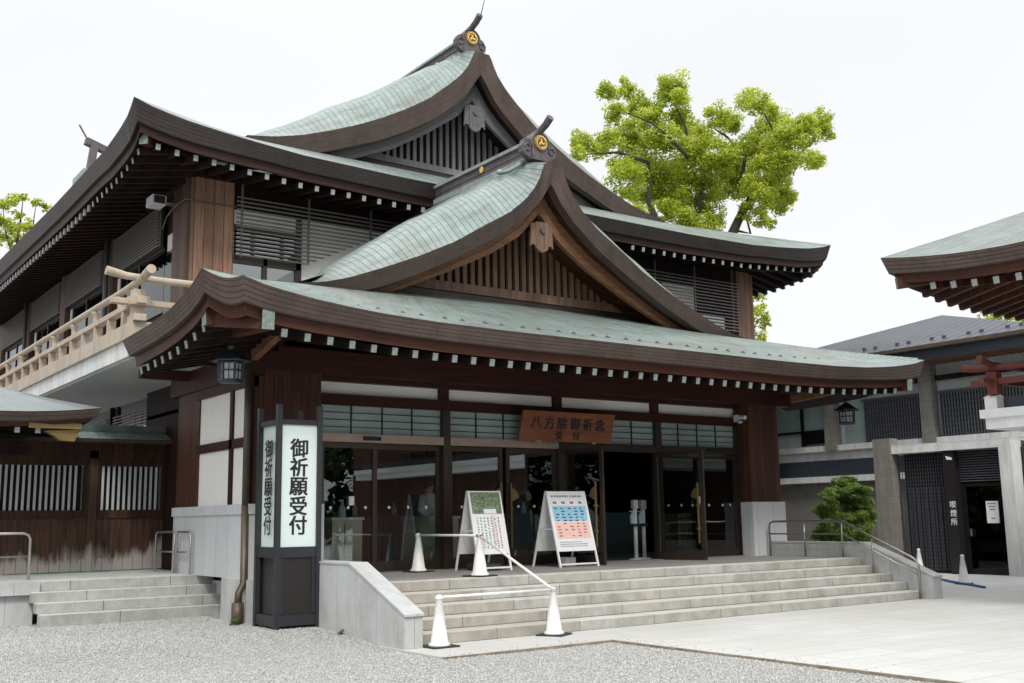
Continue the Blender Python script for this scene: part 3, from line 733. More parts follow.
def ridge(cx, y0, y1, zb, zt, s, body, discs, zo=None):
    a = MB(); w = .30 * s; H = zt - zb
    a.box((cx - w * 1.35, y0, zb), (cx + w * 1.35, y1, zb + H * .22), 1)
    a.box((cx - w, y0, zb + H * .22), (cx + w, y1, zb + H * .72), 0)
    a.box((cx - w * 1.08, y0, zb + H * .44), (cx + w * 1.08, y1, zb + H * .49), 0)
    a.box((cx - w * 1.3, y0 - .02, zb + H * .72), (cx + w * 1.3, y1, zb + H * .82), 1)
    prof = [(cx + w * 1.05 * math.cos(q), zb + H * .82 + H * .2 * math.sin(q)) for q in np.linspace(0, math.pi, 11)]
    a.prism(prof, 'y', y0 - .04, y1, 0)
    rd = a.build('ridge', ['ridge_copper', 'ridge_green'], body)
    for yy in discs:
        d = MB(); n = 20
        d.prism([(yy + .13 * s * math.cos(q), zb + H * .58 + .13 * s * math.sin(q)) for q in np.linspace(0, 2 * math.pi, n + 1)[:-1]], 'x', cx - w - .035, cx - w + .01)
        d.build('ridge_crest', 'gold', rd, smooth=False)
    # end ornament
    e = MB(); zc = (zo if zo is not None else zb) + .40 * s; yf = y0 - .22
    sh = []
    for q in np.linspace(-.35, math.pi + .35, 17): sh.append((cx + .37 * s * math.cos(q), zc + .10 * s + .40 * s * math.sin(q)))
    sh += [(cx - .34 * s, zc - .52 * s), (cx + .34 * s, zc - .52 * s)]
    e.prism(sh, 'y', yf, y0, 0)
    for sg in (-1, 1):
        pts = [(cx + sg * .30 * s, zc + .12 * s), (cx + sg * .45 * s, zc + .20 * s), (cx + sg * .62 * s, zc + .10 * s), (cx + sg * .72 * s, zc - .08 * s), (cx + sg * .70 * s, zc - .28 * s), (cx + sg * .56 * s, zc - .42 * s), (cx + sg * .34 * s, zc - .52 * s)]
        e.prism(pts, 'y', yf + .03, y0 - .02, 0)
        sp = [(cx + sg * (.52 + .12 * math.cos(q)) * s, yf + .015, zc + (-.12 + .12 * math.sin(q)) * s) for q in np.linspace(0, 5.2, 14)]
        e.tube(sp, .028 * s, 6)
    e.tube([(cx + .385 * s * math.cos(q), yf + .0, zc + .08 * s + .385 * s * math.sin(q)) for q in np.linspace(-.35, math.pi + .35, 20)], .04 * s, 6)
    eo = e.build('ridge_end_ornament', 'ornament', rd)
    cm = MB(); crest(cm, (cx, zc + .10 * s), .265 * s, yf - .05, 0, 1)
    cm.build('crest', ['gold', 'gold_dark'], rd)
    t = MB()                                   # projecting round tile on top
    t.tube([(cx, y0 + .7 * s, zc + .40 * s), (cx, yf, zc + .52 * s), (cx, yf - .35 * s, zc + .66 * s), (cx, yf - .62 * s, zc + .84 * s)], [.12 * s, .125 * s, .13 * s, .135 * s], 8)
    t.build('ridge_finial', 'ornament', rd)
    for sg in (-1, 1):                         # short descending ribs with a knob
        r_ = MB(); q0 = Vector((cx + sg * .42 * s, y0 + .05, zb + .05 * s))
        r_.tube([q0, (cx + sg * .62 * s, y0 + .22 * s, zb - .12 * s), (cx + sg * .74 * s, y0 + .55 * s, zb - .22 * s), (cx + sg * .92 * s, y0 + .72 * s, zb - .26 * s)], [.085 * s, .08 * s, .075 * s, .07 * s], 8)
        r_.lathe([(0, -.1 * s), (.1 * s, -.07 * s), (.12 * s, 0), (.09 * s, .08 * s), (0, .1 * s)], (cx + sg * .96 * s, y0 + .74 * s, zb - .24 * s), 12)
        r_.build('descending_rib', 'ridge_green', rd, smooth=True)
    return rd
ridge(CX, 5.08, 8.95, 9.50, 10.10, .64, gl, (6.85,), zo=9.62)
ru = ridge(UX, 13.72, 30, 16.25, 17.0, .80, gu, (17.6,), zo=16.46)
MB().tube([(UX, 13.0, 17.35), (UX, 12.75, 17.85)], [.02, .012], 6).build('finial_spike', 'ornament', ru)

# snow guards on the porch skirt
sg0 = MB(); sg0.add([(-.07, 0, 0), (.07, 0, 0), (0, .12, .015), (0, .015, .05)], [(0, 1, 3), (1, 2, 3), (2, 0, 3), (0, 2, 1)])
sgo = sg0.build('snow_guard', 'ridge_copper', None); sgo.parent = lower
sgo.location = (-1.55 - 6, 2.15 - 8, 5.21)
k_ = 0
for i in range(19):
    for dx in (0, .36):
        x = -1.55 + i * .83 + dx
        if x > 13.4 or (i == 0 and dx == 0): continue
        ze = zl(x - CX); t = (2.15 - 1.15) / 3.25
        copy_one(sgo, lower, (x - 6, 2.15 - 8, ze + (5.97 - ze) * (.75 * t + .25 * t * t) + .004))

# ---- rafters --------------------------------------------------------------
def rafter_proto(d, w, h, L, rise, cap, parent, wd='cedar_dark'):
    """a rafter running from its capped eave end at the origin along d"""
    a = MB(); p = Vector((0, 0, 0)); q = Vector((d[0] * L, d[1] * L, rise))
    a.beam(p, q, w, h, 0, 0)
    u = (q - p).normalized()
    a.beam(p - u * .012, p + u * .006, w * .94, h * .96, 1, 1)
    o = a.build('rafter', [wd, cap], None); o.parent = parent
    return o
n_raf = 0
off = np.array([6, 8, 0.])
rf = rafter_proto((0, 1), .10, .125, 2.75, .55, 'cap_copper', lower)
xs_r = np.arange(-1.5, 13.55, .372)
for i, x in enumerate(xs_r):
    z = zl(x - CX) - .265 - .17 - .085 - max(0, abs(x - CX) - 6.6) * .05
    (rf if i == 0 else copy_one(rf, lower)).location = np.array([x, 1.40, z]) - off; n_raf += 1
rs = rafter_proto((1, 0), .10, .125, 1.9, .40, 'cap_copper', lower)
for i, y in enumerate(np.arange(2.15, 5.2, .37)):
    z = zs(y - 1.6) - .29 - .17 - .085
    (rs if i == 0 else copy_one(rs, lower)).location = np.array([-2.44, y, z]) - off; n_raf += 1
ru_ = rafter_proto((0, 1), .105, .135, 1.75, .32, 'white_cap', upper)
first = True
rest = MB()
for x in np.arange(-1.0, 21.1, .42):
    z = zu(x - UX) - .345 - .20 - .09 - max(0, abs(x - UX) - 9.5) * .05
    if x < 6.6 or x > 12.6:
        (ru_ if first else copy_one(ru_, upper)).location = np.array([x, 9.42, z]) - off; first = False; n_raf += 1
rs_ = rafter_proto((1, 0), .105, .135, 1.7, .32, 'white_cap', upper)
side_y = np.arange(9.75, 33, .40); room = 99 - n_raf
for i, y in enumerate(side_y):
    z = zus(y - 9.1) - .345 - .20 - .09
    if i < room: (rs_ if i == 0 else copy_one(rs_, upper)).location = np.array([-1.32, y, z]) - off
    else:
        rest.beam((-1.32, y, z), (.38, y, z + .32), .12, .15, 0); rest.box((-1.34, y - .066, z - .08), (-1.29, y + .066, z + .08), 1)
for y in np.arange(9.75, 14, .40):
    z = zus(y - 9.1) - .635; rest.beam((21.32, y, z), (19.6, y, z + .32), .12, .15, 0); rest.box((21.29, y - .066, z - .08), (21.34, y + .066, z + .08), 1)
tag(rest.build('far_rafters', ['cedar_dark', 'white_cap'], upper), kind='stuff')
# corner beams with copper end caps
for sg, cx_ in ((1, 0), (-1, 12)):
    X = lambda x: x if sg == 1 else 12 - x
    h = MB(); h.beam((X(-.92), 3.98, 4.50), (X(-1.2), 2.2, 4.66), .12, .17); h.build('brace', 'barge_wood', lower)
    c = MB(); c.beam((X(-2.50), 2.0, 4.70), (X(-1.2), 2.0, 4.78), .17, .25, 0, 1); c.build('corner_beam', ['eave_board', 'cap_copper'], lower)
    c = MB(); c.beam((X(-1.80), 1.28, 4.62), (X(-1.80), 2.6, 4.70), .19, .29, 0, 1); c.build('corner_beam', ['eave_board', 'cap_copper'], lower)
    c = MB(); c.beam((X(-2.40), 2.0, 4.72), (X(-1.85), 1.38, 4.64), .06, .30); c.build('corner_board', 'eave_board', lower)
    h = MB(); UXs = lambda x: x if sg == 1 else 20 - x
    h.beam((UXs(-1.32), 9.42, 9.98), (UXs(.3), 11.05, 10.12), .2, .26, 0, 1); h.build('hip_rafter', ['eave_board', 'cap_copper'], upper)

# ---- porch walls, pillars, beams ------------------------------------------
def part(name, mats, *boxes, parent=hall, bevel=0, smooth=False):
    a = MB()
    for b in boxes: a.box(b[0], b[1], b[2] if len(b) > 2 else 0)
    return a.build(name, mats, parent, smooth, bevel)
part('pillar', 'cedar_board', ((-.88, 4.0, 2.02), (.36, 4.75, 4.75)))
part('pillar', 'cedar_board', ((11.33, 4.0, 2.02), (12.36, 4.75, 4.75)))
part('pillar_base', 'wall_stone', ((-.92, 3.94, P), (.42, 4.8, 2.02)))
part('pillar_base', 'wall_stone', ((11.28, 3.94, P), (12.42, 4.8, 2.02)))
part('eave_beam', 'beam_wood', ((-.95, 3.93, 4.30), (12.8, 4.22, 4.62)), ((-.5, 3.90, 4.60), (12.4, 4.1, 4.70)))
part('eave_beam', 'beam_wood', ((-.99, 3.9, 4.18), (-.75, 8.0, 4.60)))
part('lintel', 'beam_wood', ((.36, 4.35, 3.80), (11.4, 4.62, 4.0)), ((.36, 4.30, 4.225), (11.4, 4.62, 4.62)))
part('frieze_panel', 'plaster', ((.36, 4.46, 4.0), (11.4, 4.52, 4.225)))
for x in (3.15, 5.95, 8.72): part('frieze_post', 'beam_wood', ((x - .1, 4.36, 3.99), (x + .1, 4.58, 4.23)))
# upper porch wall inside roof
part('wall', 'cedar_dark', ((-.7, 4.7, 4.6), (12.7, 4.9, 5.6)), parent=hall)
# left side of porch : stone dado, white panels, timber
part('dado', 'wall_stone', ((-.97, 3.9, .80), (-.70, 7.62, 2.02)))
part('dado_cap', 'wall_stone', ((-1.0, 3.87, 1.86), (-.79, 7.65, 2.025)))
part('plinth', 'cheek_stone', ((-1.0, 3.84, -.1), (-.67, 4.95, .80)))
part('plinth', 'cheek_stone', ((-.66, 3.85, -.1), (-.42, 9.3, .70)))
part('wall_panel', 'plaster', ((-.90, 4.15, 3.14), (-.86, 6.5, 4.02)), ((-.90, 4.15, 2.02), (-.86, 6.5, 3.0)))
part('wall_rail', 'beam_wood', ((-.94, 4.1, 2.99), (-.84, 6.55, 3.15)), ((-.94, 4.80, 2.02), (-.84, 4.93, 4.05)), ((-.94, 4.02, 2.02), (-.84, 4.16, 4.05)), ((-.96, 4.0, 4.0), (-.80, 6.6, 4.25)))
part('wall', 'cedar_board', ((-.93, 6.48, 2.02), (-.5, 7.65, 4.9)))
part('wall', 'cedar_dark', ((-.30, 7.65, .7), (-.1, 34, 5.0)), ((-.8, 4.2, 2.05), (-.72, 6.5, 4.9)), ((12.2, 4.75, 3.3), (12.5, 11, 5.0)), ((12.2, 7.9, P), (12.5, 11, 3.3)), ((12.2, 4.75, P), (12.5, 7.9, 1.0)))
part('eave_beam', 'beam_wood', ((-2.0, 5.0, 4.45), (-.6, 5.2, 4.62)))
part('eave_beam', 'beam_wood', ((-1.9, 6.9, 4.42), (-.3, 7.1, 4.59)))
# louvred windows, lower left side, above the gate
def louver(name, x, y0, y1, z0, z1, n, facing='x', mat='louver_metal', depth=.05):
    a = MB()
    for i in range(n):
        z = z0 + (z1 - z0) * (i + .5) / n; hh = (z1 - z0) / n * .19
        if facing == 'x': a.box((x - depth, y0, z - hh), (x, y1, z + hh))
        else: a.box((y0, x - depth, z - hh), (y1, x, z + hh))
    for q in np.linspace(y0, y1, 3):
        if facing == 'x': a.box((x - .005, q - .02, z0), (x + .02, q + .02, z1))
        else: a.box((q - .02, x - .005, z0), (q + .02, x + .02, z1))
    return a.build(name, mat, hall)
for y0, y1 in ((10.6, 13.9), (14.5, 18.0), (18.6, 22)):
    w = part('window', ['dark_frame', 'window_glass'], ((-.33, y0 - .05, 3.3), (-.302, y1 + .05, 4.75), 1), ((-.36, y0 - .1, 3.25), (-.29, y0, 4.8)), ((-.36, y1, 3.25), (-.29, y1 + .1, 4.8)))
    louver('louver', -.42, y0, y1, 3.35, 4.35, 14)
for y in (10.2, 14.2, 18.3): part('downpipe', 'dark_frame', ((-.46, y - .05, 3.2), (-.36, y + .05, 4.7)))

# ---- entrance glazing ------------------------------------------------------
posts = [(.40, .52), (3.08, 3.24), (5.88, 6.06), (8.66, 8.82), (11.25, 11.38)]
for a, b in posts: part('door_post', 'bronze_frame', ((a, 4.30, P), (b, 4.50, 3.80)))
part('transom_bar', 'bronze_light', ((.52, 4.29, 3.13), (3.08, 4.51, 3.28)), ((3.24, 4.29, 3.13), (5.88, 4.51, 3.28)))
part('transom_bar', 'bronze_frame', ((6.06, 4.29, 3.11), (8.66, 4.51, 3.28)), ((8.82, 4.29, 3.11), (11.25, 4.51, 3.28)))
for i in range(4):
    a, b = posts[i][1], posts[i + 1][0]
    w = part('transom_window', 'frosted_glass', ((a, 4.42, 3.28), (b, 4.44, 3.80)))
    gm = MB()
    for k in range(1, 4): gm.box((a, 4.395, 3.28 + .13 * k - .0055), (b, 4.419, 3.28 + .13 * k + .0055)); gm.box((a + (b - a) * k / 4 - .009, 4.39, 3.28), (a + (b - a) * k / 4 + .009, 4.418, 3.80))
    gm.build('glazing_bar', 'dark_frame', w)
def leaf(x0, x1, y, z1, mat='bronze_frame', name='glass_door', rz=0, hinge=None):
    """framed glass leaf between x0 and x1 at depth y, optionally swung about hinge"""
    a = MB(); st = .09
    a.box((x0, y, P + .01), (x0 + st, y + .05, z1)); a.box((x1 - st, y, P + .01), (x1, y + .05, z1))
    a.box((x0 + st, y, P + .01), (x1 - st, y + .05, P + .20)); a.box((x0 + st, y, z1 - .09), (x1 - st, y + .05, z1))
    gm = MB().box((x0 + st, y + .02, P + .20), (x1 - st, y + .03, z1 - .09))
    if hinge is not None:
        c, s = math.cos(rz), math.sin(rz)
        for M_ in (a, gm): M_.v = [(hinge + (p[0] - hinge) * c - (p[1] - y) * s, y + (p[0] - hinge) * s + (p[1] - y) * c, p[2]) for p in M_.v]
    d = a.build(name, mat, hall); gm.build('pane', 'glass', d)
    return d
def pane_dots(d, xs_, y):
    a = MB()
    for x in xs_: a.prism([(x + .028 * math.cos(q), 1.96 + .028 * math.sin(q)) for q in np.linspace(0, 2 * math.pi, 13)[:-1]], 'y', y - .004, y)
    a.build('glass_dots', 'sign_white', d)
def fan_handle(d, x, y, sgn):
    h = MB(); h.box((x - .016, y - .065, 1.15), (x + .016, y - .04, 2.42))
    for z in (1.45, 1.95): h.box((x - .014, y - .05, z - .02), (x + .014, y + .01, z + .02))
    h.box((x - .022, y - .07, 1.86), (x + .022, y - .035, 1.98))
    pts = [(x, 2.05)] + [(x + sgn * .20 * math.cos(q), 2.08 + .24 * math.sin(q)) for q in np.linspace(.25, 1.45, 8)]
    h.prism(pts, 'y', y - .06, y - .035)
    return h
d1 = leaf(.52, 1.68, 4.36, 3.12); d1b = leaf(1.62, 3.08, 4.42, 3.12)
d2 = leaf(3.24, 4.52, 4.38, 3.12); d3 = leaf(4.60, 5.88, 4.38, 3.12)
fan_handle(d2, 4.44, 4.38, -1).build('handle', 'brass', d2); fan_handle(d3, 4.68, 4.38, 1).build('handle', 'brass', d3)
pane_dots(d1, (.75, 1.1, 1.45), 4.375); pane_dots(d1b, (1.97, 2.38, 2.77), 4.435); pane_dots(d2, (3.55, 3.95, 4.3), 4.395); pane_dots(d3, (4.9, 5.3, 5.65), 4.395)
d4 = leaf(6.06, 7.32, 4.38, 3.12, rz=R(-91), hinge=6.06)
d5 = leaf(7.40, 8.66, 4.38, 3.12, rz=R(102), hinge=8.66)
def hand2(d, x, y, dx, dy):
    h = MB(); h.box((x - .016, y - .016, 1.15), (x + .016, y + .016, 2.42))
    pts = []
    for q in np.linspace(.25, 1.45, 8): pts.append((.20 * math.cos(q), 2.08 + .24 * math.sin(q)))
    pts = [(0, 2.05)] + pts; n = len(pts)
    vs = [(x + dx * a - dy * e, y + dy * a + dx * e, b) for e in (-.012, .012) for a, b in pts]
    h.add(vs, [tuple(range(n)), tuple(range(2 * n - 1, n - 1, -1))] + [(i, i + n, (i + 1) % n + n, (i + 1) % n) for i in range(n)])
    for z in (1.45, 1.95): h.box((x - .03, y - .03, z - .02), (x + .03, y + .03, z + .02))
    h.build('handle', 'brass', d)
hand2(d4, 5.97, 3.26, 0, 1); hand2(d5, 8.80, 3.25, 0, 1)
d6 = leaf(8.82, 10.12, 4.44, 3.10); d7 = leaf(10.02, 11.25, 4.36, 3.10)
part('door_sensor', 'black_metal', ((1.35, 4.25, 3.17), (1.70, 4.29, 3.24)))
part('door_sensor', 'black_metal', ((10.25, 4.25, 3.17), (10.7, 4.29, 3.24)))
for d, x in ((d1, 1.15), (d6, 10.0)): MB().box((x - .05, 4.335, 2.0), (x + .05, 4.36, 2.16)).build('push_plate', 'sign_white', d)
pane_dots(d6, (9.1, 9.5, 9.85), 4.455); pane_dots(d7, (10.3, 10.75, 11.0), 4.375)
scr = part('window', 'shoji_glass', ((12.28, 4.8, 1.0), (12.31, 7.9, 3.3)))
gm = MB()
for y in np.arange(4.9, 7.9, .36): gm.box((12.24, y - .012, 1.0), (12.278, y + .012, 3.3))
for z in np.arange(1.2, 3.3, .24): gm.box((12.245, 4.8, z - .009), (12.279, 7.9, z + .009))
gm.build('glazing_bar', 'dark_frame', scr)
part('wall', 'cedar_dark', ((-.6, 10.6, P), (12.6, 10.8, 4.6)), ((-.6, 4.75, P), (-.4, 10.6, 4.6)))
part('ceiling', 'dull_brown', ((-.6, 4.62, 3.98), (12.4, 10.7, 4.06)))
part('step_sill', 'porch_paving', ((.36, 4.2, P - .01), (11.4, 4.55, P + .012)))

# ---- veranda ---------------------------------------------------------------
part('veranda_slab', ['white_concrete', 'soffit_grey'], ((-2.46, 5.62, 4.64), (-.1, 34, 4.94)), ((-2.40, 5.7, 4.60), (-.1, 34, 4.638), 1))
part('veranda_beam', 'rail_wood', ((-2.52, 5.55, 4.94), (-2.28, 34, 5.22)), ((-2.28, 5.55, 4.94), (-.2, 5.79, 5.22)), ((-2.2, 5.8, 5.1), (0.2, 34, 5.2)), bevel=.01)
rl = part('veranda_rail', 'rail_wood', ((-2.47, 5.4, 5.52), (-2.31, 34, 5.62)), ((-2.85, 5.60, 5.52), (-.2, 5.74, 5.62)), ((-2.50, 5.45, 5.22), (-2.29, 5.9, 5.34)), ((-2.49, 5.58, 5.22), (-2.29, 5.78, 5.80)), ((-2.56, 5.46, 5.50), (-2.24, 5.86, 5.66)), bevel=.008)
tb = MB(); tb.tube([(-2.39, 34, 5.93), (-2.39, 6.6, 5.93), (-2.39, 5.6, 5.95), (-2.39, 4.95, 6.04)], [.062, .062, .066, .082], 12)
tb.tube([(-.2, 5.67, 6.02), (-2.0, 5.67, 6.01), (-2.6, 5.67, 6.03), (-2.95, 5.67, 6.09)], [.062, .062, .066, .082], 12)
tb.build('handrail', 'rail_wood', rl, smooth=False)
bal = MB().box((-.07, -.06, 0), (.07, .06, .30)).build('baluster', 'rail_wood', None); bal.parent = rl
nk = MB().lathe([(.05, 0), (.05, .12), (.085, .2), (.085, .24)], n=10).build('rail_neck', 'rail_wood', None); nk.parent = rl
for i in range(24):
    y = 6.35 + i * .92
    (bal if i == 0 else copy_one(bal, rl)).location = np.array([-2.39, y, 5.22]) - off
for i in range(14):
    y = 6.75 + i * 1.66
    (nk if i == 0 else copy_one(nk, rl)).location = np.array([-2.39, y, 5.62]) - off
for x in (-1.4, -.6): copy_one(bal, rl, np.array([x, 5.67, 5.22]) - off)

# ---- second storey ----------------------------------------------------------
part('wall', 'cedar_dark', ((.40, 11.15, 5.2), (.55, 34, 10.3)), ((.4, 11.15, 4.6), (19.7, 11.35, 10.3)), ((19.5, 11.15, 0), (19.7, 34, 10.3)), ((0, 33.8, 0), (19.7, 34, 10.3)))
part('wall', 'cedar_dark', ((12.7, 10.9, 0), (19.6, 11.1, 6.2)))
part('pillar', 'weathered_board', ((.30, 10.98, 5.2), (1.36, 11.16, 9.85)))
part('pillar', 'weathered_shaded', ((.22, 11.0, 5.2), (.36, 12.0, 9.85)))
part('pillar', 'weathered_board', ((18.95, 10.98, 5.2), (19.74, 11.16, 9.9)))
part('eave_beam', 'cedar_dark', ((.15, 10.9, 9.86), (19.8, 11.2, 10.22)))
part('eave_beam', 'cedar_dark', ((.15, 11.21, 9.7), (.5, 34, 10.2)))
part('wall_panel', 'plaster', ((3.12, 11.06, 6.6), (7.5, 11.14, 9.22)))
part('wall_panel', 'plaster', ((1.36, 11.06, 8.86), (3.11, 11.14, 9.22)))
part('wall_panel', 'plaster', ((15.6, 11.08, 8.1), (17.0, 11.14, 9.1)))
w2 = part('window', ['bronze_frame', 'bronze_frame'], ((1.36, 11.0, 7.90), (3.12, 11.12, 8.12)), ((2.14, 11.0, 6.6), (2.24, 11.12, 8.12)), ((3.0, 11.0, 6.6), (3.14, 11.14, 9.2)), ((1.36, 11.0, 8.75), (3.12, 11.12, 8.85)), ((1.84, 11.03, 8.12), (1.92, 11.1, 8.75)), ((2.6, 11.03, 8.12), (2.68, 11.1, 8.75)))
MB().box((1.36, 11.07, 6.4), (3.05, 11.09, 7.92)).build('pane', 'window_glass', w2); MB().box((1.36, 11.07, 8.1), (3.05, 11.09, 8.8)).build('pane', 'window_glass', w2)
def front_louver(x0, x1, z0, z1, n, xcut=None):
    a = MB()
    for i in range(n):
        z = z0 + (z1 - z0) * (i + .5) / n; xe = x1 if xcut is None else xcut(z); a.box((x0, 10.80, z - .017), (xe, 10.84, z + .017))
    for x in np.arange(x0 + .15, x1, 1.75):
        zl_ = z0 if xcut is None else max([z0] + [z for z in np.linspace(z0, z1, 30) if xcut(z) < x])
        a.box((x - .022, 10.845, zl_), (x + .022, 10.885, z1 + .5))
    return a.build('louver', 'louver_metal', hall)
front_louver(1.36, 6.9, 8.0, 9.52, 15, lambda z: 3.15 + (z - 8.0) * 2.0); front_louver(13.2, 18.9, 7.7, 9.4, 16)
w3 = part('window', 'window_glass', ((14.3, 11.05, 6.8), (18.4, 11.1, 8.2)))
# left side bays with louvres
for i, (y0, y1) in enumerate(((12.98, 17.0), (18.2, 22.2), (23.1, 27.2), (28.1, 32.2))):
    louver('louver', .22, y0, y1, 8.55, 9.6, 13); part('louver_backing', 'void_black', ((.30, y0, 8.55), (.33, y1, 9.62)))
    w = part('window', ['dark_glass', 'dark_frame'], ((.36, y0, 6.9), (.398, y1, 8.6)), ((.33, y0, 8.5), (.4, y1, 8.6), 1), ((.33, (y0 + y1) / 2 - .04, 6.9), (.4, (y0 + y1) / 2 + .04, 8.5), 1))
    part('bay_post', 'weathered_shaded', ((.2, y1 + .1, 5.2), (.42, y1 + .75, 9.75)))
    part('side_panel', 'plaster_grey', ((.34, y1 - .25, 7.9), (.395, y1 - .02, 8.5)))
for y in (17.3, 27.6): 
    d = MB(); d.tube([(.10, y, 10.0), (.10, y, 5.2)], .07, 10); d.tube([(-.9, y, 10.08), (.0, y, 10.05), (.10, y, 9.9)], .06, 10); d.build('downpipe', 'slate_slat', hall, smooth=True)
part('wall_panel', 'plaster_grey', ((.3, 12.1, 8.35), (.395, 12.6, 8.75)))
part('window', 'dark_glass', ((.36, 12.0, 6.3), (.395, 12.95, 8.3)))
ca = MB(); ca.tube([(.16, 12.6, 8.9), (.16, 12.3, 9.15), (.14, 11.6, 9.25), (.16, 10.93, 9.25), (1.4, 10.92, 9.25)], .018, 6); ca.build('cable', 'slate_slat', hall)
# gutter downpipe at the porch corner
dp = MB(); dp.tube([(-1.02, 3.92, 4.5), (-1.02, 3.92, 2.0)], .058, 12, 0); dp.tube([(-1.02, 3.92, 2.0), (-1.02, 3.9, .75), (-1.12, 3.85, .6), (-1.14, 3.83, .40)], .062, 12, 1); dp.tube([(-1.14, 3.83, .45), (-1.14, 3.83, .06)], .10, 12, 1)
dp.build('downpipe', ['pipe_green', 'pipe_copper'], hall, smooth=True)

# ================================================================== STAIRS
stairs = thing('stone_staircase', 'wide pale stone staircase with low side walls below the glazed entrance', 'stairs', (6, .7, 0))
for i in range(5):
    z1 = .158 * (i + 1); y = .36 * i
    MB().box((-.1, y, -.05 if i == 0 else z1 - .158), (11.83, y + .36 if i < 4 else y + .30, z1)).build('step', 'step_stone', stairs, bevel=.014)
for x0, x1 in ((-.39, -.1), (11.83, 12.13)):
    a = MB(); a.prism([(-.2, -.1), (-.2, .425), (1.42, 1.075), (4.0, 1.075), (4.0, -.1)], 'x', x0, x1)
    a.build('cheek_wall', 'cheek_stone', stairs)
    a = MB(); a.prism([(-.23, .425), (-.23, .455), (1.41, 1.11), (3.9, 1.11), (3.9, 1.078), (1.42, 1.078)], 'x', x0 - .012, x1 + .012)
    a.build('coping', 'cheek_stone', stairs)

st2 = thing('stone_staircase', 'short weathered stone steps rising to the wooden gate', 'stairs', (-2.2, 6.2, .1))
P2 = .81
for i, (y, z1, x0, x1) in enumerate(((5.62, .305, -3.72, -.55), (5.84, .475, -3.74, -.60), (6.06, .64, -3.78, -.62), (6.28, P2, -3.62, -.64))):
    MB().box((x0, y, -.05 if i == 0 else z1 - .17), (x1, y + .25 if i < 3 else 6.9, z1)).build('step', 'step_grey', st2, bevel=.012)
gp = MB().box((-9, 6.2, .60), (-3.63, 9.3, P2)); gp.box((-3.62, 6.9, .6), (-.67, 9.6, P2)); gp.box((-9, 6.3, -.1), (-3.70, 9.3, .6))
tag(gp.build('gate_platform', 'cheek_stone'), kind='structure')

# ================================================================== GATE
gate = thing('wooden_gate', 'closed dark wooden double gate with barred upper windows and bleached base', 'gate', (-2.2, 9.4, P2))
GY = 9.4
for x0, x1 in ((-4.2, -2.12), (-1.96, -.56)):
    a = MB(); x0_ = x0
    a.box((x0, GY, P2 + .03), (x1, GY + .05, 1.98), 0); a.box((x0, GY - .03, 1.86), (x1, GY + .06, 2.02), 1); a.box((x0, GY - .03, P2 + .02), (x1, GY + .06, P2 + .25), 0)
    a.box((x0, GY - .03, 2.90), (x1, GY + .06, 3.05), 1); a.box((x1 - .09, GY - .03, 2.02), (x1, GY + .06, 2.9), 1); a.box((x0, GY - .03, 2.02), (x0 + .06, GY + .06, 2.9), 1)
    d = a.build('gate_leaf', ['gate_panel', 'gate_wood'], gate)
    b = MB(); n = int((x1 - x0 - .2) / .107)
    for i in range(n): xx = x0 + .1 + i * .107; b.box((xx, GY + .0, 2.02), (xx + .045, GY + .03, 2.90))
    b.build('window_bars', 'plaster_grey', d)
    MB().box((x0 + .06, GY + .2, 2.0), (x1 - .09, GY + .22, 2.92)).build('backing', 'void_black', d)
for x0, x1 in ((-2.12, -1.96), (-.56, -.28), (-4.5, -4.2)):
    MB().box((x0, GY - .06, P2), (x1, GY + .12, 3.2)).build('gate_post', 'gate_panel', gate)
MB().box((-8, GY - .06, 3.05), (-.2, GY + .14, 3.38)).build('gate_beam', 'gate_wood', gate)
MB().box((-8, GY, P2), (-4.5, GY + .1, 3.1)).build('side_wall', 'gate_wood', gate)
gr = MB(); gr.loft([[(-8, 8.95, 3.42), (-.12, 8.95, 3.42)], [(-8, 9.5, 3.62), (-.12, 9.5, 3.62)], [(-8, 10.1, 3.42), (-.12, 10.1, 3.42)]], 0)
gr.box((-8, 8.96, 3.36), (-.12, 10.1, 3.415), 1); gr.box((-8, 9.42, 3.60), (-.22, 9.58, 3.74), 0); gr.box((-.30, 9.2, 3.50), (-.10, 9.6, 3.76), 0)
gr.build('gate_roof', ['copper_lower', 'copper_edge'], gate)
mat_ = MB(); mat_.box((-3.2, 9.1, P2), (-1.7, 9.25, P2 + .015)); plain('mat_green', (.04, .22, .15), .8)
tag(mat_.build('door_mat', 'mat_green'), 'thin green mat lying along the sill of the wooden gate', 'mat')

# gatehouse roof at the far left
gh = thing('gatehouse', 'low copper-roofed gatehouse with gilded eave corner at the left edge', 'gatehouse', (-6, 8, P2))
ex = np.linspace(-12, -2.55, 24)
def ghz(x): return 3.70 + .13 * max(0, (x + 4.3) / 1.75) ** 2 if x > -4.3 else 3.70
Eg = [(x, 7.0, ghz(x)) for x in ex] + [(-2.55, y, 3.83 - .12 * min(1, (y - 7) / 1.4)) for y in np.linspace(7.2, 11, 8)]
Tg = [(min(x - .0, -5.0) if x > -5.0 else x, 9.0, 4.62) for x in ex] + [(-5.0, 9 + (y - 7) * .1, 4.62) for y in np.linspace(7.2, 11, 8)]
sg_ = [(min(e[0], -4.2), max(e[1], 8.8), 3.55) for e in Eg]
copper('copper_grey', .16, 2.2, grey=True)
ghr, _, _ = eave_roof('gh', Eg, Tg, None, [.17] * len(Eg), ('copper_grey', 'copper_edge'), gh, .08, inset=.10, soff=sg_, curve=.3)
rfg = rafter_proto((0, 1), .09, .10, 1.6, .2, 'white_cap', ghr)
for i, x in enumerate(np.arange(-8, -3.4, .34)):
    (rfg if i == 0 else copy_one(rfg, ghr)).location = np.array([x, 7.25, 3.40]) - np.array([-6, 8, P2])
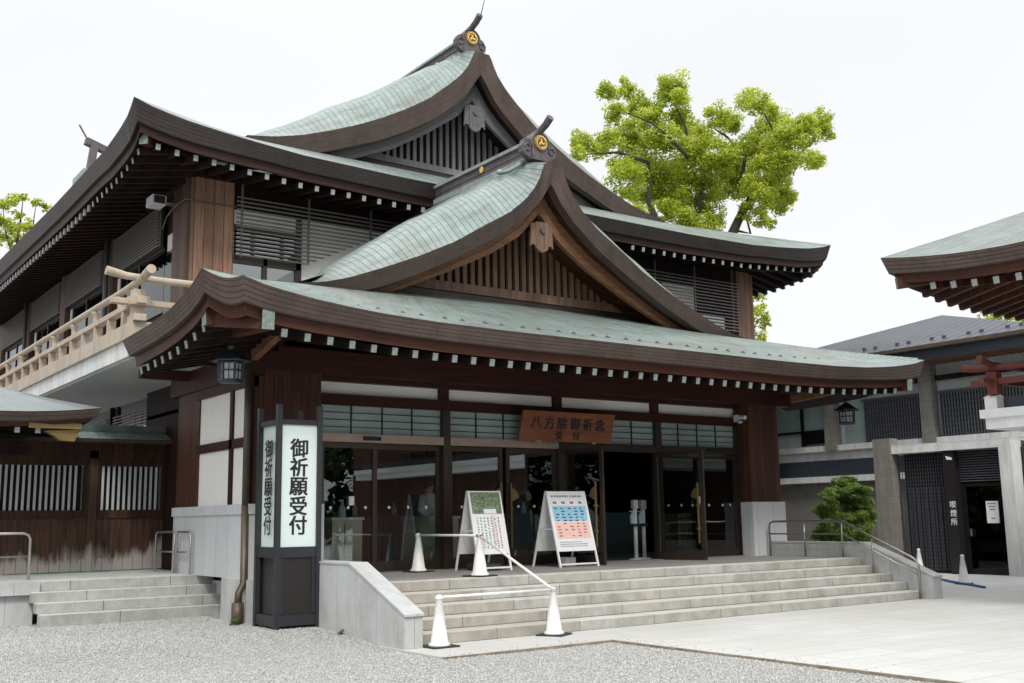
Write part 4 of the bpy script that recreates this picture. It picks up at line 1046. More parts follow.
go = MB(); go.box((-3.75, 7.17, 3.44), (-2.85, 7.22, 3.54)); go.prism([(-3.45, 3.40), (-2.85, 3.44), (-2.95, 3.22), (-3.2, 3.24), (-3.3, 3.32)], 'y', 7.24, 7.42)
go.build('gilt_fitting', 'brass', ghr)
MB().box((-12, 8.7, 3.05), (-3.4, 8.95, 3.32)).build('eave_beam', 'cedar_dark', gh)
MB().box((-12, 8.6, P2), (-8.6, 8.9, 3.1)).build('wall', 'gate_wood', gh)
for x in (-8.4, -5.2): MB().box((x - .13, 8.7, P2), (x + .13, 8.96, 3.1)).build('pillar', 'gate_wood', gh)

# ================================================================== HANDRAILS
hr = thing('handrail', 'bronze tube handrail sloping down the right side of the entrance stairs', 'handrail', (11.65, 1.5, P))
a = MB(); Xh = 11.65
a.tube([(Xh, -.03, .02), (Xh, -.03, .68), (Xh, .03, .76), (Xh, .12, .82), (Xh, 1.05, 1.23), (Xh, 1.72, 1.545), (Xh, 1.80, 1.565), (Xh, 3.68, 1.565), (Xh, 3.77, 1.53), (Xh, 3.80, 1.45), (Xh, 3.80, P)], .026, 10)
a.build('top_rail', 'rail_bronze', hr, smooth=True)
a = MB(); a.tube([(Xh, .0, .48), (Xh, 1.78, 1.285), (Xh, 3.8, 1.285)], .018, 8); a.build('lower_rail', 'rail_bronze', hr, smooth=True)
for y, z0, z1 in ((1.04, .47, 1.23), (1.79, P, 1.56), (2.8, P, 1.56)): MB().tube([(Xh, y, z0), (Xh, y, z1)], .02, 10).build('post', 'rail_bronze', hr, smooth=True)
h2 = thing('handrail', 'small steel rail standing beside the wooden gate steps, against the stone dado', 'handrail', (-.9, 8, P2))
a = MB()
for y0, y1 in ((8.4, 7.3), (7.15, 6.42)):
    x = -1.04
    a.tube([(x, y0, P2), (x, y0, 1.50), (x, y0 - .05, 1.57), (x, y1 + .05, 1.57), (x, y1, 1.50), (x, y1, P2)], .022, 8)
    a.tube([(x, y0, 1.2), (x, y1, 1.2)], .016, 8)
a.build('rail_frame', 'steel', h2, smooth=True)
h3 = thing('handrail', 'steel rail at the left edge of the photo, on the gate platform', 'handrail', (-4, 6.95, P2))
a = MB(); a.tube([(-6.5, 6.95, 1.60), (-3.78, 6.95, 1.60), (-3.69, 6.95, 1.57), (-3.66, 6.95, 1.5), (-3.66, 6.95, P2)], .024, 8); a.tube([(-6.5, 6.95, 1.21), (-3.66, 6.95, 1.21)], .018, 8); a.tube([(-5.6, 6.95, 1.6), (-5.6, 6.95, P2)], .022, 8)
a.build('rail_frame', 'steel', h3, smooth=True)

# ================================================================== TOTEM SIGN
tz = .10
tt = thing('sign_tower', 'tall square sign tower, white panels with black characters over dark wood base', 'sign', (-1.09, 2.45, tz), local=True)
W, D = .68, .74
for x in (0, W):
    for y in (0, D): MB().box((x - .04, y - .04, 0), (x + .04, y + .04, 3.43)).build('post', 'totem_frame', tt)
a = MB(); a.box((.04, .0, .1), (W - .04, D, 1.2)); a.build('base_panel', 'totem_panel', tt)
a = MB()
for z0, z1 in ((.06, .22), (1.08, 1.24), (3.12, 3.20)):
    a.box((.04, -.025, z0), (W - .04, .02, z1)); a.box((-.025, .04, z0), (.02, D - .04, z1)); a.box((.04, D - .02, z0), (W - .04, D + .025, z1)); a.box((W - .02, .04, z0), (W + .025, D - .04, z1))
for x in (.04, W - .10): a.box((x, -.015, .24), (x + .06, .015, 1.08))
for y in (.04, D - .10): a.box((-.015, y, .24), (.015, y + .06, 1.08))
a.build('frame', 'totem_frame', tt)
a = MB(); a.box((.04, 0, 1.24), (W - .04, D, 3.12)); fp = a.build('light_panel', 'totem_face', tt)
MB().box((.04, .02, 3.125), (W - .04, D - .02, 3.17)).build('top_cover', 'totem_frame', tt)
for face in range(2):
    a = MB()
    for i, ch in enumerate('御祈願受付'):
        z = 2.76 - i * .298
        if face == 0: glyph_mesh(a, ch, (W / 2, 0, z), .31, (1, 0, 0), (0, 0, 1), .004, FAT)
        else: glyph_mesh(a, ch, (0, D / 2, z), .31, (0, -1, 0), (0, 0, 1), .004, FAT)
    a.build('lettering', 'ink_black', fp)

# ================================================================== WOODEN NAME BOARD
nb = thing('name_board', 'brown wooden name board with dark brushed characters hanging over the doors', 'sign', (5.95, 4.2, 3.26), local=True)
bm = MB(); pts = [(-1.22, .0), (1.20, .0), (1.24, .60), (-1.17, .60)]
tilt = .13
vs = [(x, -.02 - tilt * z / .6 - e, z) for e in (0, .06) for x, z in pts]
bm.add(vs, [(4, 5, 6, 7), (3, 2, 1, 0), (0, 1, 5, 4), (1, 2, 6, 5), (2, 3, 7, 6), (3, 0, 4, 7)])
bo = bm.build('board', 'sign_wood', nb)
a = MB(); yd = np.array([0, -tilt / .6, 1.0]); yd /= np.linalg.norm(yd)
for i, ch in enumerate('八方除御祈念'):
    glyph_mesh(a, ch, (-.83 + i * .335, -.083 - tilt * .37 / .6, .37), .27, (1, 0, 0), yd, .012, .024)
for i, ch in enumerate('受付'):
    glyph_mesh(a, ch, (-.22 + i * .46, -.083 - tilt * .13 / .6, .13), .19, (1, 0, 0), yd, .012, .022)
a.build('lettering', 'ink_black', bo)
for x in (-.72, .72): MB().box((x - .06, -.11, -.03), (x + .06, .06, .02)).build('bracket', 'steel', nb)

# ================================================================== LANTERNS
def lantern(loc, label):
    t = thing('hanging_lantern', label, 'lantern', loc, 0, 'hanging lanterns under the porch eaves', local=True)
    # origin: top of the roof cap
    a = MB(); a.tube([(0, 0, 0), (0, 0, .42)], .018, 8); a.lathe([(.0, .10), (.055, .08), (.06, .04), (.03, 0), (.045, -.03)], n=12); a.build('chain', 'lantern_metal', t, smooth=True)
    a = MB()
    ring = lambda r, z, ph=math.pi / 6: [(r * math.cos(q + ph), r * math.sin(q + ph), z) for q in np.linspace(0, 2 * math.pi, 7)]
    a.loft([ring(.29, -.20), ring(.30, -.18), ring(.18, -.09), ring(.09, -.03), ring(.03, 0)], uv=False); a.loft([ring(.02, -.19), ring(.29, -.20)], uv=False)
    for v in ring(.31, -.18)[:-1]: a.lathe([(0, -.02), (.025, 0), (0, .03)], v, 6)
    a.build('cap', 'lantern_metal', t)
    a = MB()
    for i, (p0, p1) in enumerate(zip(ring(.19, 0)[:-1], ring(.19, 0)[1:])):
        a.beam((p0[0], p0[1], -.20), (p0[0] * .92, p0[1] * .92, -.50), .03, .03)
        for z in (-.22, -.34, -.49): a.beam((p0[0], p0[1], z), (p1[0], p1[1], z), .018, .022)
        mx, my = (p0[0] + p1[0]) / 2, (p0[1] + p1[1]) / 2; a.beam((mx, my, -.20), (mx * .95, my * .95, -.5), .012, .012)
    a.lathe([(.0, -.54), (.16, -.53), (.2, -.5), (.0, -.495)], n=12); a.build('cage', 'lantern_metal', t)
    a = MB(); a.loft([ring(.165, -.5), ring(.165, -.21)], uv=False); a.build('glass', 'plaster_grey', t)
    return t
l1 = lantern((-1.69, 3.0, 4.42), 'black metal hanging lantern under the eave corner above the sign tower')
l2 = copy_tree(l1, (13.72, 3.0, 4.36), label='black metal hanging lantern under the right end of the porch roof')

# ================================================================== CONES and BARS
def cone(loc, label):
    t = thing('traffic_cone', label, 'cone', loc, 0, 'white traffic cones', local=True)
    a = MB(); a.lathe([(.150, .02), (.150, .05), (.122, .065), (.042, .63), (.046, .635), (.048, .66), (.036, .69), (0, .70)], n=24); a.build('body', 'cone_white', t, smooth=True)
    MB().box((-.21, -.21, 0), (.21, .21, .024)).build('base', 'rubber_black', t, bevel=.006)
    return t
cA = cone((.12, -.27, 0), 'white cone on a black base at the foot of the stairs, nearest the camera')
cpos = {'A': (.12, -.27, 0), 'B': (2.18, -.18, 0), 'C': (2.31, 3.95, P), 'D': (2.16, 1.74, P), 'E': (16.4, 1.95, 0), 'F': (20.1, 5.6, 0)}
for k, lb in (('B', 'white cone on the paving where two white bars meet, before the lowest step'), ('C', 'white cone on the porch close to the glass doors'), ('D', 'white cone on the porch in front of the photo poster board'),
              ('E', 'white cone standing alone before the black annex door'), ('F', 'white cone half hidden behind the right stair wall')):
    copy_tree(cA, cpos[k], rz={'B': .5, 'C': .1, 'D': .3, 'E': .6, 'F': 0}[k], label=lb)
def bar(a_, b_, label):
    p0 = Vector(cpos[a_]) + Vector((0, 0, .66)); p1 = Vector(cpos[b_]) + Vector((0, 0, .66)); d = (p1 - p0).normalized()
    t = thing('cone_bar', label, 'barrier bar', tuple(p0), 0, 'white bars between the cones')
    a = MB(); a.tube([p0 + d * .06, p1 - d * .06], .021, 10); a.build('bar', 'cone_white', t, smooth=True)
    for q in (p0, p1): MB().tube([q - Vector((0, 0, .02)), q + Vector((0, 0, .02))], .058, 14).build('ring', 'cone_white', t)
bar('A', 'B', 'white plastic bar joining the two lower cones at the stair foot')
bar('B', 'D', 'white plastic bar sloping down the stairs between two cones')
bar('D', 'C', 'level white plastic bar between the two cones on the porch')

# ================================================================== A-FRAME BOARDS
def aframe(name, label, loc, w, h, tilt_, faces):
    t = thing(name, label, 'sign board', loc, 0, local=True)
    f, b = -tilt_, tilt_ * 1.15
    for x in (0, w):
        MB().beam((x, f, 0), (x, 0, h), .035, .03, up=(1, 0, 0)).build('leg', 'white_paint', t)
        MB().beam((x, b, 0), (x, .02, h), .035, .03, up=(1, 0, 0)).build('leg', 'white_paint', t)
    def pt(x, z, e=0): return (x, f * (1 - z / h) - e, z)
    a = MB()
    z0 = .30
    a.add([pt(0, z0, .02), pt(w, z0, .02), pt(w, h, .02), pt(0, h, .02), pt(0, z0, 0), pt(w, z0, 0), pt(w, h, 0), pt(0, h, 0)], [(0, 1, 2, 3), (7, 6, 5, 4), (0, 4, 5, 1), (1, 5, 6, 2), (2, 6, 7, 3), (3, 7, 4, 0)])
    pn = a.build('front_panel', 'sign_white', t)
    a = MB(); a.add([(.02, b * (1 - z0 / h), z0), (w - .02, b * (1 - z0 / h), z0), (w - .02, .02, h), (.02, .02, h), (.02, b * (1 - z0 / h) - .02, z0), (w - .02, b * (1 - z0 / h) - .02, z0), (w - .02, .0, h), (.02, .0, h)], [(3, 2, 1, 0), (4, 5, 6, 7), (0, 1, 5, 4), (1, 2, 6, 5), (2, 3, 7, 6), (3, 0, 4, 7)])
    a.build('back_panel', 'white_paint', t)
    a = MB(); a.beam((0, f * .96, .06), (w, f * .96, .06), .03, .03); a.beam((0, b * .5, .72), (0, f * .5, .72), .02, .02); a.build('crossbar', 'white_paint', t)
    def rect(mb, u0, u1, v0, v1, e, mi): # u across 0..1, v up 0..1 on the sheet
        X = lambda u: w * (.03 + .94 * u); Z = lambda v: z0 + (h - z0) * (.02 + .96 * v)
        mb.add([pt(X(u0), Z(v0), e), pt(X(u1), Z(v0), e), pt(X(u1), Z(v1), e), pt(X(u0), Z(v1), e)], [(0, 1, 2, 3)], mi)
    faces(pn, rect)
    return t
def poster_a(pn, rect):
    m_ = MB(); rect(m_, .0, 1, .64, 1, .024, 0); m_.build('photo_print', 'poster_photo', pn)
    m_ = MB(); rect(m_, .38, .8, .645, .72, .028, 0); rect(m_, .42, .76, .73, .755, .028, 1); m_.build('print', ['sign_white', 'ink_grey'], pn)
    m_ = MB(); r_ = random.Random(3)
    for c in range(7):
        v = .58
        while v > .08:
            L = r_.uniform(.012, .028); rect(m_, .1 + c * .118, .1 + c * .118 + .05, v - L, v, .024, 0 if c < 6 else 1); v -= L + r_.uniform(.012, .03)
    rect(m_, .63, .67, .12, .63, .026, 2)
    m_.build('small_print', ['ink_grey', 'ink_red', 'ink_pink'], pn)
def poster_b(pn, rect):
    m_ = MB(); rect(m_, .03, .97, .50, .76, .024, 0); rect(m_, .03, .97, .20, .48, .024, 1); m_.build('colour_block', ['ink_blue', 'ink_pink'], pn)
    m_ = MB(); r_ = random.Random(5)
    for k in range(12): rect(m_, .05 + k * .075, .05 + k * .075 + r_.uniform(.03, .06), .915, .95, .024, 0)
    for c in range(4): rect(m_, .07 + c * .24, .07 + c * .24 + .1, .80, .84, .024, 1 if c == 2 else 0)
    for rI in range(10):
        v = .73 - rI * .053
        for c in range(5):
            if r_.random() < .8: u = .07 + c * .18 + r_.uniform(0, .03); rect(m_, u, u + r_.uniform(.05, .1), v - .018, v, .028, 2 if v > .49 else 1)
    for k in range(3): rect(m_, .06, .06 + r_.uniform(.5, .85), .13 - k * .035, .14 - k * .035, .024, 0)
    m_.build('small_print', ['ink_grey', 'ink_red', 'navy_band'], pn)
aframe('sign_board', 'white folding sign board with a tree photograph above columns of small print', (3.03, 3.40, P), .70, 1.44, .36, poster_a)
aframe('sign_board', 'white folding sign board with pale blue and pink printed blocks', (4.86, 3.42, P), .93, 1.44, .40, poster_b)
wt = MB().box((5.30, 3.42, P), (5.56, 3.66, P + .17)); tag(wt.build('weight_block', 'white_paint', bevel=.01), 'small white weight block under the blue and pink sign board', 'weight')
db = MB().box((3.2, 3.2, P), (3.65, 3.75, P + .13)); tag(db.build('sandbag', 'rubber_black', bevel=.05), 'dark weight bag lying under the photo sign board', 'weight')

# ================================================================== SANITISER STANDS, COUNTERS, PERSON (inside the doors)
def stand(loc, label):
    t = thing('sanitizer_stand', label, 'stand', loc, 0, 'white sanitizer stands inside the open doors', local=True)
    MB().lathe([(0, 0), (.17, 0), (.17, .02), (.05, .04)], n=20).build('foot', 'white_paint', t)
    MB().tube([(0, 0, .02), (0, 0, 1.22)], .045, 14).build('pole', 'cone_white', t, smooth=True)
    MB().box((-.07, -.05, 1.10), (.07, .05, 1.30)).build('head', 'plaster_grey', t, bevel=.01)
    a = MB(); a.lathe([(0, .78), (.055, .78), (.055, .95), (.02, 1.0), (.015, 1.05), (0, 1.05)], (-.11, -.03, 0), 14); a.box((-.19, -.05, 1.04), (-.10, -.01, 1.06)); a.build('bottle', 'bottle_blue', t, smooth=False)
    MB().box((-.13, -.09, .72), (.05, .07, .78)).build('tray', 'navy_band', t)
    return t
s1 = stand((8.35, 4.75, P), 'white sanitizer stand with blue bottle, left one in the open doorway'); copy_tree(s1, (8.78, 4.95, P), label='white sanitizer stand with blue bottle, right one next to the open door leaf')
def counter(loc, w, d, h, label, mat='counter_cream'):
    t = thing('reception_counter', label, 'counter', loc, 0, local=True)
    MB().box((0, 0, 0), (w, d, h - .05)).build('body', mat, t); MB().box((-.03, -.03, h - .05), (w + .03, d + .03, h)).build('top', 'white_paint' if mat != 'navy_band' else 'navy_band', t)
    a = MB()
    for x in np.arange(.25, w, .5): a.box((x - .008, -.006, .05), (x + .008, .001, h - .1))
    a.build('front_groove', 'dull_brown', t); return t
counter((1.15, 5.1, P), .62, .5, 1.0, 'cream side table behind the left glass door')
counter((3.25, 5.6, P), 1.0, .55, 1.0, 'cream counter behind the second glass pane, by the robed person')
counter((.2, 8.2, P), 11.6, .7, 1.05, 'long dark reception counter across the back of the hall', 'navy_band')
wtb = thing('bench_table', 'pale bench table behind the right glass doors', 'table', (10.75, 5.1, P), 0, local=True)
MB().box((-1.1, -.25, .66), (1.1, .25, .72)).build('top', 'white_paint', wtb); MB().box((-1.1, -.2, .36), (1.1, .2, .40)).build('shelf', 'plaster_grey', wtb)
for x in (-1.0, 1.0):
    for y in (-.2, .2): MB().box((x - .02, y - .02, 0), (x + .02, y + .02, .66)).build('leg', 'dark_frame', wtb)
for i in range(9):
    x = .8 + i * 1.22 + random.uniform(-.2, .2)
    b = MB().lathe([(0, 0), (.06, 0), (.06, .16), (.025, .22), (.02, .28), (0, .28)], (x, 8.35, P + 1.05), 12)
    tag(b.build('bottle', 'bottle_blue' if i % 2 else 'white_paint', smooth=True), 'small bottle standing on the long dark reception counter', 'bottle', 'bottles on the reception counter')
b = MB().lathe([(0, 0), (.07, 0), (.07, .17), (.03, .24), (.02, .32), (0, .32)], (1.45, 5.3, P + 1.0), 14); b.box((1.38, 5.28, P + 1.3), (1.47, 5.32, P + 1.33))
tag(b.build('pump_bottle', 'bottle_blue'), 'blue pump bottle on the cream side table behind the left door', 'bottle')
def skin_body(name, verts, edges, radii, mat, parent, root=0, sub=2):
    me = bpy.data.meshes.new(name); me.from_pydata(verts, edges, []); o = bpy.data.objects.new(name, me); col.objects.link(o)
    me.materials.append(MATS[mat]); o.parent = parent
    md = o.modifiers.new('skin', 'SKIN'); sv = me.skin_vertices[0].data
    for i, r in enumerate(radii): sv[i].radius = (r, r) if not hasattr(r, '__len__') else r
    sv[root].use_root = True; s = o.modifiers.new('sub', 'SUBSURF'); s.levels = sub; s.render_levels = sub
    md.use_smooth_shade = True
    return o
pr = thing('person', 'person in a white robe and pale green hakama standing behind the glass doors', 'person', (3.30, 5.2, P), R(25), local=True)
bv = [(0, 0, .95), (0, 0, 1.15), (0, 0, 1.36), (0, .01, 1.47), (0, -.01, 1.56), (0, -.02, 1.63), (.17, 0, 1.38), (.22, -.02, 1.12), (.12, -.20, 1.02), (-.17, 0, 1.38), (-.22, -.02, 1.12), (-.12, -.20, 1.02), (.09, 0, .88), (.10, 0, .48), (.10, 0, .08), (.10, -.12, .04), (-.09, 0, .88), (-.10, 0, .48), (-.10, 0, .08), (-.10, -.12, .04)]
be = [(0, 1), (1, 2), (2, 3), (3, 4), (4, 5), (2, 6), (6, 7), (7, 8), (2, 9), (9, 10), (10, 11), (0, 12), (12, 13), (13, 14), (14, 15), (0, 16), (16, 17), (17, 18), (18, 19)]
br_ = [.13, .13, .14, .055, .09, .09, .07, .05, .035, .07, .05, .035, .10, .06, .045, .035, .10, .06, .045, .035]
skin_body('body', bv, be, br_, 'skin', pr)
a = MB(); ring = lambda rx, ry, z, cy=0: [(rx * math.cos(q), cy + ry * math.sin(q), z) for q in np.linspace(0, 2 * math.pi, 21)]
a.loft([ring(.19, .15, .90), ring(.185, .145, 1.1), ring(.21, .15, 1.30), ring(.20, .13, 1.40), ring(.09, .085, 1.46)], uv=False)
for sg in (-1, 1): a.tube([(sg * .19, 0, 1.38), (sg * .255, -.01, 1.15), (sg * .18, -.17, 1.04)], [.085, .10, .13], 12)
a.build('robe', 'robe_white', pr, smooth=True)
a = MB(); rows = []
for z, r in ((.06, .30), (.4, .26), (.8, .21), (1.0, .185)):
    rows.append([(r * (1 + .05 * math.cos(14 * q)) * math.cos(q), .72 * r * (1 + .05 * math.cos(14 * q)) * math.sin(q), z) for q in np.linspace(0, 2 * math.pi, 57)])
a.loft(rows, uv=False); a.build('hakama', 'hakama_green', pr, smooth=True)
a = MB(); a.lathe([(0, 1.745), (.05, 1.735), (.09, 1.69), (.103, 1.63), (.10, 1.58), (.07, 1.53)], (0, .012, 0), 18); a.build('hair', 'hair_black', pr, smooth=True)

# ================================================================== SMALL FIXTURES
fl = thing('flood_light', 'small grey flood light on the upper left corner of the wall', 'lamp', (-.15, 11.9, 9.35))
a = MB(); a.box((-.42, 11.6, 9.22), (-.08, 12.1, 9.46)); a.build('housing', 'plaster_grey', fl, bevel=.02); MB().box((-.38, 11.585, 9.25), (-.12, 11.599, 9.43)).build('lens', 'dark_frame', fl); MB().box((-.1, 11.8, 9.3), (.25, 11.9, 9.36)).build('arm', 'steel', fl)
cv = thing('security_camera', 'small white security camera beside the right wooden pillar', 'camera', (11.25, 4.1, 4.0))
MB().tube([(11.25, 4.25, 4.02), (11.25, 4.0, 3.98)], .05, 10).build('body', 'white_paint', cv); MB().lathe([(0, -.06), (.05, -.04), (.06, 0), (0, .02)], (11.2, 4.12, 3.9), 12).build('dome', 'plaster_grey', cv)
MB().box((11.2, 4.2, 3.9), (11.3, 4.32, 4.06)).build('mount', 'white_paint', cv)
hz = MB(); pts = [(18.7, 4.34, 0.028), (17.45, 3.27, 0.028), (16.69, 2.51, 0.028), (16.15, 1.91, 0.028), (15.83, 1.41, 0.028), (15.23, 0.73, 0.028)]
hz.tube(pts, .03, 8); tag(hz.build('hose', 'hose_blue', smooth=True), 'blue hose lying on the paving between the two cones by the annex', 'hose')

# ================================================================== ANNEX (smoking room) and building behind
an = thing('smoking_room', 'low black smoking room with mesh screen in a white concrete frame', 'annex', (20.5, 4.5, 0))
AX = 20.0
MB().box((AX - .05, 6.2, -.1), (AX + .34, 6.80, 3.92)).build('pillar', 'concrete_pillar', an)
MB().box((AX, 2.5, -.1), (AX + .5, 2.85, 3.45)).build('frame_post', 'white_concrete', an)
MB().box((AX, 2.5, 3.45), (AX + .55, 6.2, 3.63)).build('frame_beam', 'white_concrete', an)
a = MB(); a.box((AX + .02, 2.5, 3.63), (24, 6.2, 3.70)); a.build('roof', 'plaster_grey', an)
MB().box((AX + .62, 2.86, 0), (AX + .75, 6.2, 3.45)).build('wall', 'void_black', an)
a = MB()
for y in np.arange(4.6, 6.18, .085): a.box((AX + .25, y, .05), (AX + .27, y + .012, 3.45))
for z in np.arange(.1, 3.4, .11): a.box((AX + .245, 4.55, z), (AX + .262, 6.2, z + .012))
a.build('mesh_screen', 'slate_slat', an)
a = MB()
for y in np.arange(4.72, 6.0, .14): a.box((AX + .45, y, .1), (AX + .5, y + .05, 2.45))
a.build('slat_screen', 'slate_slat', an)
MB().box((AX + .05, 4.24, 0), (AX + .35, 4.56, 3.45)).build('sign_post', 'totem_panel', an)
a = MB()
for i, ch in enumerate('喫煙所'): glyph_mesh(a, ch, (AX + .05, 4.36, 1.93 - i * .24), .21, (0, -1, 0), (0, 0, 1), .006, .008)
a.prism([(4.48, 3.30), (4.28, 3.24), (4.28, 3.18), (4.44, 3.19)], 'x', AX + .042, AX + .049)
a.build('lettering', 'white_paint', an)
a = MB(); a.box((AX + .3, 2.85, 2.42), (AX + .4, 4.24, 2.5)); a.box((AX + .3, 4.1, 0), (AX + .4, 4.24, 2.42)); a.box((AX + .3, 2.85, 0), (AX + .4, 2.97, 2.42)); a.box((AX + .3, 2.97, 0), (AX + .4, 4.1, .14))
dr = a.build('door', 'black_metal', an); MB().box((AX + .34, 2.97, .14), (AX + .36, 4.1, 2.42)).build('pane', 'dark_glass', dr)
MB().box((AX + .26, 3.15, 1.40), (AX + .30, 3.50, 2.0)).build('notice', 'sign_white', dr)
a = MB()
for k, z in enumerate((1.92, 1.84, 1.76, 1.52)): a.box((AX + .256, 3.2 + .02 * k, z), (AX + .259, 3.46 - .03 * k, z + .03))
a.build('notice_print', 'ink_grey', dr); MB().box((AX + .24, 3.98, 1.05), (AX + .3, 4.03, 1.25)).build('handle', 'steel', dr)
a = MB()
for z in np.arange(2.56, 3.42, .07): a.box((AX + .3, 2.86, z), (AX + .33, 4.24, z + .03))
a.build('upper_grille', 'slate_slat', an)

bd = thing('rear_building', 'modern two-storey building with black lattice upper floor and grey metal roof', 'building', (26, 9, 0))
BX = 22.4
MB().box((BX + .5, 1.9, 0), (32, 24, 6.6)).build('wall', 'plaster_grey', bd)
MB().box((BX + .2, 0, 3.86), (BX + .6, 24, 4.05)).build('floor_slab', 'white_concrete', bd)
MB().box((BX + .25, 7, 3.0), (BX + .55, 24, 3.55)).build('fascia_band', 'navy_band', bd)
MB().box((BX + .15, 7, 2.80), (BX + .55, 24, 3.0)).build('ledge', 'white_concrete', bd)
MB().box((BX + .45, 0, -.1), (BX + .58, 24, 2.80)).build('lower_wall', 'concrete_grey', bd)
MB().box((BX + .35, 0, 3.55), (BX + .56, 24, 3.86)).build('upper_band', 'white_concrete', bd)
for y in (6.55, 10.3, 14.2, 2.2): MB().box((BX + .1, y - .22, 3.9), (BX + .42, y + .22, 6.6)).build('column', 'concrete_pillar', bd)
for y0, y1 in ((2.6, 6.2), (6.9, 9.0)):
    a = MB()
    for y in np.arange(y0, y1, .10): a.box((BX + .22, y, 4.05), (BX + .26, y + .045, 5.45))
    for z in np.arange(4.1, 5.45, .16): a.box((BX + .262, y0, z), (BX + .28, y1, z + .03))
    a.box((BX + .2, y0 - .05, 5.43), (BX + .3, y1 + .05, 5.5)); a.build('lattice_screen', 'slate_slat', bd)
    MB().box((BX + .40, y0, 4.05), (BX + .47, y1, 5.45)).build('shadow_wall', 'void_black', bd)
    MB().box((BX + .3, y0 - .1, 5.85), (BX + .45, y1 + .1, 6.0)).build('upper_rail', 'cedar_dark', bd)
w = MB().box((BX + .42, 9.0, 4.0), (BX + .48, 9.9, 6.0)).build('window', 'frosted_glass', bd)
w = MB().box((BX + .40, 10.75, 4.6), (BX + .48, 14, 5.6)).build('window', 'frosted_glass', bd)
a = MB(); a.box((BX + .34, 11.6, 4.1), (BX + .42, 11.72, 5.6)); a.box((BX + .34, 10.7, 4.55), (BX + .42, 14, 4.63)); a.box((BX + .36, 10.72, 4.15), (BX + .41, 11.6, 4.55)); a.build('frame', 'black_metal', w)
MB().box((BX - 1.4, 10.2, 5.7), (BX + .5, 20, 6.0)).build('canopy', 'white_concrete', bd)
# roof: hipped end facing the court
ev = BX - .9
a = MB(); rise = 1.95; apex = (27.1, 8.6)
a.add([(ev, 1.8, 6.82), (ev, 16.0, 6.82), (apex[0], apex[1], 6.82 + rise)], [(1, 0, 2)], 0, [(1.8, 0), (16.0, 0), (apex[1], 6)])
a.add([(ev, 1.8, 6.82), (36, 1.8, 6.82), (36, apex[1], 6.82 + rise), (*apex, 6.82 + rise)], [(0, 1, 2, 3)], 0, [(ev, 0), (36, 0), (36, 8), (apex[0], 8)])
a.add([(ev, 16.0, 6.82), (36, 16.0, 6.82), (36, apex[1], 6.82 + rise), (*apex, 6.82 + rise)], [(3, 2, 1, 0)], 0, [(ev, 0), (36, 0), (36, 8), (apex[0], 8)])
rr = a.build('roof', 'seam_roof', bd)
MB().box((ev - .06, 1.75, 6.70), (ev + .10, 16.05, 6.815)).build('gutter', 'pipe_copper', rr)
MB().box((ev + .12, 1.85, 6.36), (ev + .2, 15.9, 6.70)).build('fascia', 'navy_band', rr)
a = MB(); a.box((ev + .2, 1.85, 6.42), (BX + .5, 15.9, 6.46), 0)
for y in np.arange(1.9, 15.8, .2): a.box((ev + .22, y, 6.36), (BX + .5, y + .09, 6.42), 1)
a.build('soffit', ['eave_board', 'barge_wood'], rr)
sgr = MB().box((-.04, -.05, 0), (.05, .05, .11)).build('snow_guard', 'ornament', None); sgr.parent = rr
for i, y in enumerate(np.arange(3.0, 14, 1.24)):
    for dy in (0, .42): (sgr if i == 0 and dy == 0 else copy_one(sgr, rr)).location = (ev + .6 - 26, y + dy - 9, 7.01)

# ================================================================== SHRINE HALL at the right edge
sh = thing('shrine_hall', 'red-brown shrine hall at the right edge with copper eave and raised white veranda', 'hall', (15, -6, 0))
tx, ty = 9.15, -1.39
yy = np.linspace(ty, ty - 12, 26)[::-1]
def shz(d): return 6.13 + .29 * max(0, 1 - d / 2.6) ** 1.8
E1 = [(tx, y, shz(ty - y)) for y in yy]; T1 = [(tx + 5.5, min(y, ty - 3.8), 8.62) for y in yy]
xx = np.linspace(tx, tx + 12, 26)[1:]
E2 = [(x, ty, shz(x - tx)) for x in xx]; T2 = [(max(x, tx + 5.5), ty - 3.8, 8.62) for x in xx]
Es, Ts = E1 + E2, T1 + T2
Es = [tuple(e) for e in Es][::-1]; Ts = Ts[::-1]
sof3 = [(max(e[0], tx + 2.3), min(e[1], ty - 2.3), 6.15) for e in Es]
Es_, Ts_, sof_ = Es[::-1], Ts[::-1], sof3[::-1]
shr, _, _ = eave_roof('sh', Es_, Ts_, None, [.25 + .06 * max(0, 1 - math.hypot(e[0] - tx, e[1] - ty) / 2) for e in Es_], ('copper_lower', 'copper_edge'), sh, .17, inset=.14, soff=sof_, curve=.1)
ra = rafter_proto((1, 0), .11, .13, 2.1, .42, 'white_cap', shr, 'cedar_board'); rb = rafter_proto((0, -1), .11, .13, 2.1, .42, 'white_cap', shr, 'cedar_board')
o3 = np.array([15, -6, 0.])
for i, d in enumerate(np.arange(.85, 9, .40)):
    z = shz(d) - .25 - .17 - .085
    (ra if i == 0 else copy_one(ra, shr)).location = np.array([tx + .30, ty - d, z]) - o3
    (rb if i == 0 else copy_one(rb, shr)).location = np.array([tx + d, ty - .30, z]) - o3
MB().beam((tx + .18, ty - .18, 5.92), (tx + 2.2, ty - 2.2, 6.2), .16, .2, 0, 1).build('hip_rafter', ['eave_board', 'cap_copper'], shr)
MB().box((tx + 2.3, ty - 14, -.1), (24, ty - 2.6, 6.4)).build('wall', 'cedar_board', sh)
vx, vy = 10.93, -2.15
a = MB(); a.box((vx, vy - 12, 3.22), (20, vy, 3.42)); a.box((vx - .08, vy - 12, 3.42), (20, vy + .06, 3.58)); a.build('veranda_slab', 'white_paint', sh)
